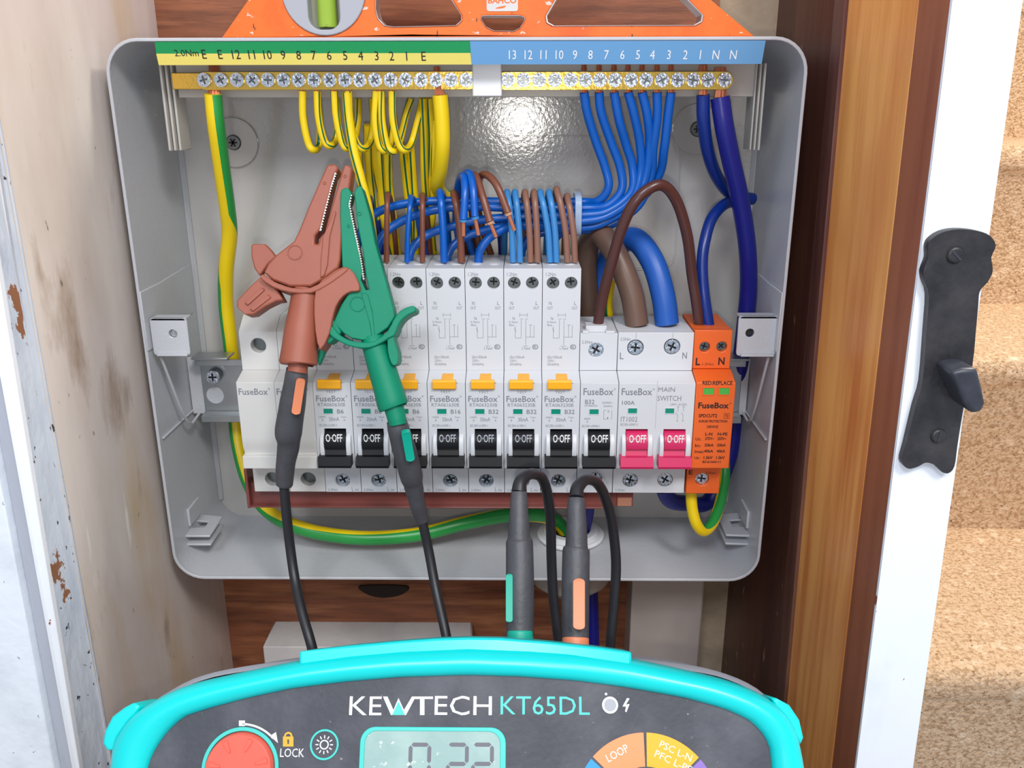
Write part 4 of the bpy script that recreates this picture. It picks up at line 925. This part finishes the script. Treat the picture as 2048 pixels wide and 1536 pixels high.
ex_g = [([(664, 652), (676, 668), (700, 681), (727, 685), (750, 681), (775, 662), (786, 640), (800, 622), (815, 614), (829, 612), (831, 623), (818, 629), (804, 640), (795, 655), (790, 670), (779, 676), (752, 692), (727, 697), (698, 692), (670, 678), (655, 664)], -7, 7, 'finger_guard', 2),
        ([(776, 660), (787, 648), (788, 680), (796, 705), (796, 725), (789, 731), (782, 726), (775, 700)], -5, 6, 'guard_wing', 2),
        ([(664, 636), (683, 664), (676, 674), (656, 689), (645, 672)], -6, 5, 'lever', 0),
        ([(646, 672), (660, 686), (648, 706), (637, 732), (633, 712)], -6, -1, 'lever_fin', 0),
        ([(722, 585), (735, 588), (744, 620), (750, 676), (744, 678), (738, 640)], 4.4, 5.1, 'jaw_rib', 0)]
clip('crocodile_clip', 'green crocodile clip in front of the second and third breakers', (705, 380, -6), (787, 812, -36), body_g, m_gclip, ex_g,
     [(746, 672, 23), (750, 690, 27), (768, 750, 29), (786, 811, 31), (787, 813, 20), (793, 835, 19), (796, 850, 17)], [(702, 388), (698, 410), (706, 450), (714, 485), (721, 520), (727, 560)], [(715, 608, 3.4), (719, 427, 1.0), (697, 452, .8)])

# ------------------------------------------------------------------ test leads: grey plugs with coloured inserts and black cable
def lead(label, group, prof_pts, ins, ins_m, cab, collar=None, cab_r=10):
    P3 = [(UN(x, y, Y), h * zof(UN(x, y, Y)) / F) for x, y, h, Y in prof_pts]
    o = P3[0][0]
    t = thing('test_lead', label, 'test lead', o, group)
    MB().tube([(p - o, r_) for p, r_ in P3], 1, 22, 6).build('plug_body', m_rub, t, 0)
    # recessed coloured insert lying on the front of the plug
    a, b = [UN(x, y, Y) for x, y, Y in ins[:2]]; wmm = ins[2] * zof(a) / F
    ax = (b - a).normalized(); toc = (CC - a).normalized(); sx = ax.cross(toc).normalized(); nn = sx.cross(ax)
    ll = (b - a).length; out = []
    for i in range(9): th = math.pi * i / 8; out.append((-wmm * math.cos(th), ll + wmm * .6 * math.sin(th)))
    for i in range(9): th = math.pi * i / 8; out.append((wmm * math.cos(th), -wmm * .6 * math.sin(th)))
    MB().plate(out, [], lambda u, v, d: tuple(a - o + sx * u + ax * v + nn * (d - abs(u) * .25)), -2.2, .5).build('coloured_insert', ins_m, t, 0.25)
    C3 = [UN(x, y, Y) for x, y, Y in cab]; rr_ = cab_r * zof(C3[-1]) / F
    MB().tube([(p - o, (rr_ * (1.35 - .35 * min(1, i / 2)) if collar else rr_)) for i, p in enumerate(C3)], 1, 16, 8).build('cable', m_lead, t)
    if collar:
        x, y, hw, mt, Y = collar; c_ = UN(x, y, Y); r_ = hw * zof(c_) / F; d_ = (P3[0][0] - P3[1][0]).normalized()
        MB().cyl(c_ - o - d_ * 2, d_, r_, r_, 9, 24).build('collar', mt, t, 0.4)
    return t
LG = 'grey plugs and black test leads'
lead('grey plug with orange insert in the terracotta clip, black cable below', LG,
     [(594, 738, 21, -32), (592, 760, 23, -32), (584, 815, 26, -31), (577, 862, 27, -30), (577, 890, 22, -29), (571, 930, 19, -28), (569, 966, 17, -27), (568, 973, 12, -27)],
     ((601, 765, -38.6), (592, 824, -38.0), 9), m_inso, [(568, 970, -27), (573, 1030, -28), (581, 1100, -30), (590, 1160, -36), (604, 1225, -48), (624, 1295, -58), (640, 1370, -62), (646, 1460, -66)])
lead('grey plug with turquoise insert in the green clip, black cable below', LG,
     [(793, 842, 20, -36), (798, 862, 22, -36), (810, 905, 24, -34), (822, 950, 23, -32), (827, 972, 19, -31), (834, 1005, 16, -30), (843, 1040, 13, -29), (845, 1046, 10, -29)],
     ((812, 868, -43.4), (821, 918, -41.4), 9), m_insg, [(844, 1040, -29), (858, 1105, -32), (872, 1180, -40), (893, 1275, -54), (905, 1350, -60), (908, 1450, -66)])
lead('upright grey plug with turquoise insert on its left side, plugged into the tester', LG,
     [(1040, 1300, 27, -112), (1040, 1262, 28, -108), (1040, 1170, 28.5, -99), (1039, 1090, 27.5, -90), (1038, 1068, 22, -88), (1038, 1010, 18, -82), (1038, 984, 16, -79), (1038, 980, 11, -79)],
     ((1018.5, 1240, -110), (1018.5, 1152, -101.5), 7), m_insg, [(1038, 984, -79), (1042, 962, -76), (1060, 948, -70), (1082, 954, -62), (1094, 985, -56), (1101, 1040, -52), (1103, 1120, -52), (1107, 1200, -56), (1118, 1300, -62), (1120, 1420, -68)], (1040, 1272, 27, m_insg, -109.5))
lead('upright grey plug with orange insert facing forward, plugged into the tester', LG,
     [(1151, 1310, 26, -112), (1151, 1275, 27, -108), (1151, 1180, 28, -99), (1152, 1106, 27.5, -91), (1153, 1086, 22, -89), (1153, 1020, 19, -83), (1153, 997, 16.5, -80), (1153, 993, 11, -80)],
     ((1158, 1252, -114.5), (1158, 1164, -106), 12), m_inso, [(1153, 996, -80), (1156, 974, -76), (1174, 959, -70), (1196, 968, -62), (1214, 1005, -56), (1226, 1060, -52), (1232, 1130, -52), (1228, 1210, -56), (1220, 1300, -62), (1216, 1420, -68)], (1151, 1286, 27, m_inso, -109.5))

# ------------------------------------------------------------------ spirit level resting on top of the enclosure
LY = 9
lv = thing('spirit_level', 'orange triangular frame spirit level standing on top of the enclosure', 'spirit level', (14, LY, ZT))
def LP(px, py, Y=LY): p = UN(px, py, Y); return (p.x - 14, p.z - ZT)
zb_ = 0.15
o1 = LP(453, 75); o2 = LP(1503, 75); tl = LP(505, 0); tr = LP(1414, 0)
kl = (tl[0] - o1[0]) / (tl[1] - o1[1]); kr = (tr[0] - o2[0]) / (tr[1] - o2[1]); ztop = 62
xo0 = o1[0] + kl * (zb_ - o1[1]); xo1 = o2[0] + kr * (zb_ - o2[1])
outl = [(xo0, zb_), (xo1, zb_), (xo1 + kr * 30, 30), (xo1 + kr * 30 - 44, ztop), (xo0 + kl * 30 + 30, ztop), (xo0 + kl * 30, 30)]
def hole(pts): return smooth_loop([LP(x, y) for x, y in pts], 3)
h1 = [LP(755, -30), LP(754, 20), LP(759, 40), LP(772, 54), LP(790, 57), LP(915, 54), LP(926, 44), LP(926, 34), LP(905, 0), LP(886, -30)]
h2 = [LP(962, 40), LP(965, 34), LP(975, 33), LP(1040, 33), LP(1050, 37), LP(1049, 45), LP(1040, 59), LP(1028, 65), LP(988, 64), LP(972, 56)]
h3 = [LP(1130, -30), LP(1110, 0), LP(1090, 35), LP(1092, 48), LP(1105, 55), LP(1385, 54), LP(1400, 46), LP(1402, 33), LP(1370, 0), LP(1340, -30)]
vc = LP(652, -16); VR = vc[1] - .9
h0 = circ(vc[0], vc[1], VR, 36)
MB().plate(outl, [h1, h2, h3, h0], None, -5.5, 5.5).build('frame', m_lorange, lv, 0.5)
for h in (h1, h2, h3):
    cx = sum(p[0] for p in h) / len(h); cz = sum(p[1] for p in h) / len(h)
    hi = [(cx + (p[0] - cx) * .975, cz + (p[1] - cz) * .95) for p in h]
    MB().plate(h, [hi], None, -5.9, 5.4).build('worn_hole_edge', m_alu, lv, 0.2)
MB().plate(circ(vc[0], vc[1], VR, 48), [rrect(vc[0] - 7, vc[0] + 6.6, vc[1] - 15.5, vc[1] + 15.5, 5, 5)], None, -6.3, 5).build('vial_housing', m_disc, lv, 0.5)
MB().box(vc[0] - 7.4, vc[0] + 7, 1.5, 4.8, vc[1] - 16, vc[1] + 16).build('vial_backing', mat('vial_backing', (150, 150, 130), .5), lv)
MB().tube([(vc[0], -.5, vc[1] - 13.2), (vc[0], -.5, vc[1] - 12.4), (vc[0], -.5, vc[1] + 12.4), (vc[0], -.5, vc[1] + 13.2)], 4.2, 20, 3).build('vial', m_vial, lv, 0.8)
q0, q1 = LP(974, -20), LP(1036, 25)
MB().plate(rrect(q0[0], q1[0], q1[1], q0[1], 1, 3), [], None, -5.75, -5.4).build('maker_plate', m_alu, lv)
mb = MB(); a_, b_ = LP(977, 10), LP(1033, -2); text(mb, 'BAHCO', a_[0], b_[0], a_[1], b_[1], yplane(-5.8), 0, .03)
a_, b_ = LP(992, 20), LP(1012, 14); mb.plate(smooth_loop([(a_[0], a_[1]), (b_[0] - 1, a_[1] + .2), (b_[0], b_[1]), (a_[0] + 1, b_[1] - .6)], 3), [], None, -5.82, -5.78)
mb.build('lettering', m_lorange, lv, smooth=0)

# ------------------------------------------------------------------ things under the enclosure
t = thing('cable_trunking', 'white square cable trunking running down from the enclosure', 'trunking', (117, 75, -262))
tx0, tx1 = UN(1263, 1200, 52).x - 117, UN(1405, 1200, 52).x - 117
MB().box(tx0, tx1, -23, 0, 0, 262 - 133.5).build('trunking_lid', m_trunk, t, 0.6)
MB().box(tx0 + .8, tx1 + .9, -21, 0, 0, 262 - 133.5).build('trunking_body', m_trunk, t, 0.4)
a = UZ(525, 1293, -207); b = UZ(550, 1240, -207)
t = thing('junction_box', 'white plastic surface box on the pine board, half hidden by the tester', 'junction box', (-66, 75, -262))
ptop = [(a.x, a.y), (UZ(945, 1290, -207).x, a.y), (UZ(945, 1240, -207).x, 74.9), (b.x, 74.9)]
MB().plate([(x + 66, y - 75) for x, y in ptop], [], f_xy, 8, 262 - 207).build('box_body', m_jbox, t, 1.0)
tag(MB().tube([(139, 66, -134), (140, 64, -150), (137.5, 62, -180), (136.8, 62, -262)], 1.5, 10, 6).build('thin_cable', m_dbrn), 'thin dark cable running down beside the white trunking', 'cable')
tag(MB().plate(smooth_loop([(-14, 0), (-10, -6), (0, -8.5), (12, -6), (15, 0)], 4), [], None, 0, 3).build('wood_knot', mat('dark_knot', (40, 28, 22), .7), None, 0.8, loc=(UN(765, 1172, 74).x, 73.4, UN(765, 1172, 74).z)), 'dark oval knot in the pine board just under the enclosure', 'knot')

# ------------------------------------------------------------------ latch
lo = thing('door_latch', 'black cast iron latch on the white door frame', 'latch', UN(1900, 700, -110))
LO = UN(1900, 700, -110)
def LL(px, py, Y=-112): p = UN(px, py, Y) - LO; return (p.x, p.z)
outl = [(1852, 494), (1858, 478), (1880, 463), (1911, 457), (1949, 460), (1975, 470), (1987, 490), (1978, 513), (1981, 540), (1971, 562), (1955, 581), (1952, 611), (1947, 664), (1941, 725), (1922, 819), (1911, 887), (1905, 929), (1893, 943), (1879, 940), (1866, 927), (1848, 922), (1832, 930), (1813, 934), (1801, 921), (1809, 887), (1828, 808), (1841, 762), (1849, 664), (1854, 589), (1845, 560), (1843, 540), (1852, 515)]
MB().plate(smooth_loop([LL(*p) for p in outl], 3), [], None, -3.6, -.1).build('keeper_plate', m_iron, lo, 0.9, segs=3)
hk = [(1888, 735), (1914, 729), (1941, 728), (1950, 765), (1957, 798), (1950, 814), (1928, 818), (1915, 800), (1902, 770)]
MB().plate([LL(x, y, -120) for x, y in hk], [], None, -15, -2).build('catch', m_iront, lo, 1.6, segs=3)  # paler worn iron also puts the highlight on the hook into its colour
for px, py, r_ in ((1911, 510, 3.2), (1877, 872, 3.0)):
    c_ = LL(px, py, -114)
    s_ = MB().cyl((c_[0], -3.2, c_[1]), (0, -1, 0), r_, r_ * .75, 1.5, 20).build('screw', m_iron, lo, 0.4)
    an = -.75 if py < 600 else 1.45
    MB().plate([(c_[0] + math.cos(an) * r_ * .7 * e - math.sin(an) * .3 * f, c_[1] + math.sin(an) * r_ * .7 * e + math.cos(an) * .3 * f) for e, f in ((1, 1), (-1, 1), (-1, -1), (1, -1))], [], None, -4.9, -4.4).build('screw_slot', m_iront, s_)
# ------------------------------------------------------------------ tester
ang = math.radians(33)
TO = UN(935, 1275, -140); TD = Vector((0, math.sin(ang), math.cos(ang))); TN = Vector((0, -math.cos(ang), math.sin(ang)))
T_ = local_fn(TO, TD, TN); TR = Matrix((Vector((1, 0, 0)), TD, TN)).transposed()
te = thing('loop_tester', 'turquoise framed electrical tester with screen and dial in the foreground', 'tester', TO, None, TR)
def tl_(pts, h=0): return [tuple(T_(x, y, h)[:2]) for x, y in pts]
out_top = [(209, 1536), (212, 1500), (222, 1470), (245, 1438), (280, 1413), (335, 1382), (392, 1364), (480, 1345), (597, 1321), (700, 1308), (800, 1299), (935, 1293), (1060, 1298), (1170, 1306), (1265, 1319), (1357, 1338), (1450, 1359), (1500, 1376), (1545, 1398), (1575, 1422), (1597, 1455), (1608, 1490), (1617, 1536)]
in_top = [(290, 1536), (300, 1508), (320, 1477), (340, 1452), (367, 1433), (417, 1417), (492, 1397), (580, 1378), (692, 1364), (800, 1355), (900, 1352), (935, 1351), (1040, 1354), (1150, 1362), (1250, 1375), (1370, 1396), (1450, 1418), (1500, 1440), (1530, 1467), (1545, 1502), (1547, 1536)]
def arcres(pts, n):
    P_ = [Vector(p) for p in pts]; ls = [0]
    for a, b in zip(P_[:-1], P_[1:]): ls.append(ls[-1] + (b - a).length)
    out = []; j = 0
    for i in range(n):
        s_ = ls[-1] * i / (n - 1)
        while j < len(ls) - 2 and ls[j + 1] < s_: j += 1
        t_ = (s_ - ls[j]) / max(ls[j + 1] - ls[j], 1e-9); out.append(tuple(P_[j].lerp(P_[j + 1], min(t_, 1))))
    return out
def closed(top, bottom, side):
    """continue the visible top outline down the sides and round the bottom of the case"""
    a, b = top[0], top[-1]; r = 20
    pts = list(top)
    pts += [(b[0] + side, bottom + 60), (b[0] + side - 1, bottom + r), (b[0] + side - 7, bottom + 7), (b[0] + side - r, bottom), ((a[0] + b[0]) / 2, bottom), (a[0] - side + r, bottom), (a[0] - side + 7, bottom + 7), (a[0] - side + 1, bottom + r), (a[0] - side, bottom + 60)]
    return pts + [a]
O2 = closed(tl_(out_top), -172, 1.5); I2 = closed(tl_(in_top), -160, 1.5)
NR = 160
oo = smooth_loop(arcres(O2, NR + 1)[:-1], 1); ii = smooth_loop(arcres(I2, NR + 1)[:-1], 1)
# match the two outlines by direction from the centre
def match(loop, centre, n):
    c = Vector(centre); L2 = arcres(loop + [loop[0]], 1200); res = []
    angs = sorted([(math.atan2(p[1] - c.y, p[0] - c.x), p) for p in L2]); k = 0
    for i in range(n):
        a = -math.pi + 2 * math.pi * i / n
        best = min(angs, key=lambda q: abs(q[0] - a)); res.append(best[1])
    return res
CT = (0, -60); oo = match(oo, CT, 240); ii = match(ii, CT, 240)
def ring(mb, rings):
    n = len(rings[0]); vs = [p for r_ in rings for p in r_]; fs = []
    for k in range(len(rings) - 1):
        for i in range(n): fs.append((k * n + i, k * n + (i + 1) % n, (k + 1) * n + (i + 1) % n, (k + 1) * n + i))
    mb.add(vs, fs)
mb = MB(); rings = []
for tt, h in ((0, -26), (0, -7), (.03, -3.6), (.12, -1.0), (.3, 1.0), (.5, 1.7), (.7, 1.5), (.86, .6), (.95, -.6), (1.0, -1.8), (1.0, -4)):
    rings.append([(o_[0] + (i_[0] - o_[0]) * tt, o_[1] + (i_[1] - o_[1]) * tt, h) for o_, i_ in zip(oo, ii)])
ring(mb, rings); mb.build('frame', m_teal, te, 0, 60)
# raised bridge in the middle of the top edge and corner bumpers
br_o = [(597, 1303), (700, 1291), (800, 1282), (870, 1277), (935, 1275), (1000, 1276), (1100, 1284), (1200, 1295), (1264, 1304)]
br_i = [(1264, 1330), (1170, 1316), (1060, 1308), (935, 1303), (800, 1309), (700, 1318), (597, 1332)]
MB().plate(tl_(br_o, 0) + tl_(br_i, 0), [], f_xy, -24, -0.6).build('top_bridge', m_teal, te, 0.8)
MB().plate(tl_([(214, 1500), (207, 1486), (211, 1462), (226, 1433), (250, 1415), (270, 1404), (283, 1414), (262, 1440), (240, 1470), (232, 1500)], -5), [], f_xy, -22, -4).build('corner_bumper', m_teal, te, 0.9)
MB().plate(tl_([(1540, 1394), (1552, 1396), (1578, 1410), (1598, 1440), (1606, 1475), (1600, 1490), (1580, 1460), (1560, 1430)], -5), [], f_xy, -22, -4).build('corner_bumper', m_teal, te, 0.9)
# grey case behind
def casey(o_):
    if o_[1] < -60: return o_[1] * .99
    k = min(1, abs(o_[0]) / 100.0); return o_[1] - 5.0 + 7.5 * k * k * (3 - 2 * k) * (1 if o_[1] > -40 else .5)
cb = [(o_[0] * .992, casey(o_)) for o_ in oo]; cb2 = [(o_[0] * .96, casey(o_) * .97) for o_ in oo]
mb = MB(); n_ = len(oo)
ring(mb, [[(p[0] * .99, p[1] - 1.5, -14) for p in cb], [(p[0], p[1], -18) for p in cb], [(p[0], p[1], -34) for p in cb], [(p[0] * .99, p[1] - .5, -52) for p in cb], [(p[0], p[1], -66) for p in cb2]])
mb.plate(cb2, [], f_xy, -67, -66); mb.build('rear_case', m_tgrey, te, 0, 50)
# front panel
MB().plate(ii, [], f_xy, -6, -2.4).build('front_panel', m_face, te)
FZ = -2.4
def TT(px, py): p = T_(px, py, FZ); return p.x, p.y
f_face = lambda dz: (lambda u, v: (u, v, FZ + dz))
def ttext(mb, s_, x0, x1, y0, y1, mi=0, bold=0.0, ang=0.0):
    a = TT(x0, y1); b = TT(x1, y0); text(mb, s_, a[0], b[0], a[1], b[1], f_face(.08), mi, bold, ang)
mb = MB()
ttext(mb, 'KE', 698, 764, 1393, 1430, 0, .0)
# the W with its filled triangle
W_ = [TT(766, 1393), TT(775, 1393), TT(787, 1420), TT(797, 1396), TT(808, 1420), TT(824, 1393), TT(866, 1393), TT(866, 1398), TT(829, 1398), TT(812, 1430), TT(806, 1430), TT(797, 1408), TT(788, 1430), TT(782, 1430)]
mb.plate(W_, [], f_xy, FZ + .02, FZ + .08)
mb.plate([TT(840, 1398), TT(849, 1398), TT(849, 1430), TT(840, 1430)], [], f_xy, FZ + .02, FZ + .08)
mb.plate([TT(797, 1403), TT(810, 1430), TT(784, 1430)], [], f_xy, FZ + .03, FZ + .1, 1)
ttext(mb, 'ECH', 869, 984, 1392, 1430, 0, .0)
ttext(mb, 'KT65DL', 1001, 1179, 1393, 1429, 1, .0)
ttext(mb, 'LOCK', 560, 609, 1497, 1514, 0)
c_ = TT(1220, 1410); R1 = 2.75
mb.plate(circ(c_[0], c_[1], R1, 32), [circ(c_[0], c_[1], R1 - .75, 32)], f_xy, FZ, FZ + .35, 0)
mb.plate(circ(c_[0], c_[1], R1 - .8, 32), [], f_xy, FZ, FZ + .2, 2)
c_ = TT(1212, 1388); mb.plate(circ(c_[0], c_[1], .45, 8), [], f_xy, FZ, FZ + .1)
bolt = [(1254, 1396), (1259, 1397), (1252, 1409), (1259, 1408), (1253, 1424), (1250, 1423), (1252, 1413), (1245, 1413)]
mb.plate([TT(*p) for p in bolt], [], f_xy, FZ, FZ + .1)
# arrow
ctr = (484, 1534)
arc = [(ctr[0] + 86 * math.sin(a) , ctr[1] - 88 * math.cos(a)) for a in [i * math.radians(48) / 12 for i in range(13)]]
arc2 = [(ctr[0] + 82 * math.sin(a), ctr[1] - 84 * math.cos(a)) for a in [i * math.radians(48) / 12 for i in range(13)]]
mb.plate([TT(*p) for p in arc + arc2[::-1]], [], f_xy, FZ, FZ + .1)
mb.plate([TT(*p) for p in ((478, 1441), (490, 1441), (490, 1452), (478, 1452))], [], f_xy, FZ, FZ + .1)
mb.plate([TT(*p) for p in ((552, 1464), (556, 1486), (540, 1472))], [], f_xy, FZ, FZ + .1)
mb.build('lettering', [m_inkw, m_tring, m_disc], te, smooth=0)
# padlock sign
mb = MB(); mb.plate([TT(*p) for p in ((566, 1473), (587, 1473), (587, 1493), (566, 1493))], [[TT(574.5, 1479), TT(578.5, 1479), TT(578, 1488), TT(575, 1488)]], f_xy, FZ, FZ + .1)
c_ = TT(576.5, 1473); mb.plate([(c_[0] + 1.45 * math.cos(a), c_[1] + 1.5 * math.sin(a)) for a in [math.pi * i / 10 for i in range(11)]] + [(c_[0] + .85 * math.cos(a), c_[1] + .9 * math.sin(a)) for a in [math.pi * (10 - i) / 10 for i in range(11)]], [], f_xy, FZ, FZ + .1)
mb.build('lock_symbol', m_lyel, te)
# lamp button
c_ = TT(649, 1489); r1 = abs(TT(678, 1489)[0] - c_[0])
bt = MB().plate(circ(c_[0], c_[1], r1, 40), [circ(c_[0], c_[1], r1 - .7, 40)], f_xy, FZ, FZ + .5).build('light_button', m_tring, te, 0.15)
MB().plate(circ(c_[0], c_[1], r1 - .7, 40), [], f_xy, FZ, FZ + .35).build('button_cap', m_face, bt)
mb = MB(); mb.plate(circ(c_[0], c_[1], 1.55, 24), [circ(c_[0], c_[1], 1.15, 24)], f_xy, FZ + .3, FZ + .45)
for k in range(12):
    a = math.pi / 6 * k; ca, sa = math.cos(a), math.sin(a)
    mb.plate([(c_[0] + ca * q - sa * w_, c_[1] + sa * q + ca * w_) for q, w_ in ((2.0, .17), (3.0, .17), (3.0, -.17), (2.0, -.17))], [], f_xy, FZ + .3, FZ + .45)
mb.build('sun_symbol', m_inkw, bt)
# red button
c_ = TT(481, 1536); r1 = abs(TT(558, 1536)[0] - c_[0])
bt = MB().plate(circ(c_[0], c_[1], r1, 56), [circ(c_[0], c_[1], r1 * .9, 56)], f_xy, FZ, FZ + .8).build('button_ring', m_tring, te, 0.2)
mb = MB().cyl((c_[0], c_[1], FZ), (0, 0, 1), r1 * .89, r1 * .84, 3.2, 56)
for k in range(7):
    a = 2 * math.pi * k / 7 + .3; ca, sa = math.cos(a), math.sin(a)
    mb.plate([(c_[0] + ca * q * r1 - sa * w_, c_[1] + sa * q * r1 + ca * w_) for q, w_ in ((.45, .3), (.78, 1.0), (.78, -1.0), (.45, -.3))], [], f_xy, FZ + 3, FZ + 3.7)
mb.build('red_button', m_red, te, 0.5)
# display
a = TT(722, 1453); b = TT(1012, 1453); hgt = 40
lcd = MB().plate(rrect(a[0], b[0], a[1] - hgt, a[1], 5, 6), [rrect(a[0] + 1.6, b[0] - 1.9, a[1] - hgt + 1.6, a[1] - 1.3, 4, 6)], f_xy, FZ - .1, FZ + .5).build('display_bezel', m_tring, te, 0.2)
MB().plate(rrect(a[0] + 1.5, b[0] - 1.8, a[1] - hgt + 1.5, a[1] - 1.2, 4, 6), [], f_xy, FZ - .1, FZ + .12).build('display', m_lcd, lcd)
SEG = {'0': 'abcdef', '2': 'abged'}
def digit(mb, ch, px0, px1, py0, slant=0):
    u0, v1 = TT(px0, py0); u1 = TT(px1, py0)[0]; w_ = u1 - u0; h_ = w_ * 1.75; t_ = w_ * .17; g_ = t_ * .18
    def seg(x0, y0, x1, y1):
        d = Vector((x1 - x0, y1 - y0)); L3 = d.length; d.normalize(); n = Vector((-d.y, d.x)); h2_ = t_ / 2
        pts = [(g_, 0), (g_ + h2_, h2_), (L3 - g_ - h2_, h2_), (L3 - g_, 0), (L3 - g_ - h2_, -h2_), (g_ + h2_, -h2_)]
        mb.plate([(x0 + d.x * p + n.x * q, y0 + d.y * p + n.y * q) for p, q in pts], [], f_xy, FZ + .12, FZ + .18)
    X = (u0 + t_ / 2, u1 - t_ / 2); Y = (v1 - t_ / 2, v1 - h_ / 2, v1 - h_ + t_ / 2)
    S_ = {'a': (X[0], Y[0], X[1], Y[0]), 'b': (X[1], Y[0], X[1], Y[1]), 'c': (X[1], Y[1], X[1], Y[2]), 'd': (X[0], Y[2], X[1], Y[2]), 'e': (X[0], Y[1], X[0], Y[2]), 'f': (X[0], Y[0], X[0], Y[1]), 'g': (X[0], Y[1], X[1], Y[1])}
    for k in SEG[ch]: seg(*S_[k])
mb = MB(); digit(mb, '0', 818, 863, 1485); digit(mb, '2', 893, 938, 1485); digit(mb, '2', 943, 988, 1485)
c_ = TT(878, 1560); mb.plate(circ(c_[0], c_[1], .8, 10), [], f_xy, FZ + .12, FZ + .18)
mb.build('digits', m_seg, lcd)
# dial with coloured sectors
c_ = TT(1295, 1622); ro = TT(1295, 1465)[1] - c_[1]; ri = ro * .56
dial = MB().plate(circ(c_[0], c_[1], ri - .6, 48), [], f_xy, FZ, FZ + 6).build('dial_knob', mat('dial_grey', (120, 160, 158), .45), te, 0.6)
for k, (a0, a1, mm) in enumerate(((91.2, 137, m_so), (43, 88.8, m_sy), (-6, 41, m_sp), (139, 186, m_sb))):
    pts = [(c_[0] + ro * math.cos(math.radians(a0 + (a1 - a0) * i / 14)), c_[1] + ro * math.sin(math.radians(a0 + (a1 - a0) * i / 14))) for i in range(15)]
    pts += [(c_[0] + ri * math.cos(math.radians(a1 - (a1 - a0) * i / 14)), c_[1] + ri * math.sin(math.radians(a1 - (a1 - a0) * i / 14))) for i in range(15)]
    MB().plate(pts, [], f_xy, FZ, FZ + .08).build('dial_sector', mm, te)
mb = MB()
ttext(mb, 'LOOP', 1211, 1258, 1498, 1514, 0, 0, math.radians(27)); ttext(mb, 'PSC L-N', 1318, 1385, 1495, 1509, 0, 0, math.radians(-24)); ttext(mb, 'PFC L-PE', 1308, 1385, 1516, 1530, 0, 0, math.radians(-24))
for v in range(len(mb.v)): mb.v[v] = (mb.v[v][0], mb.v[v][1], mb.v[v][2] + .06)
mb.build('lettering', m_inkw, te, smooth=0)
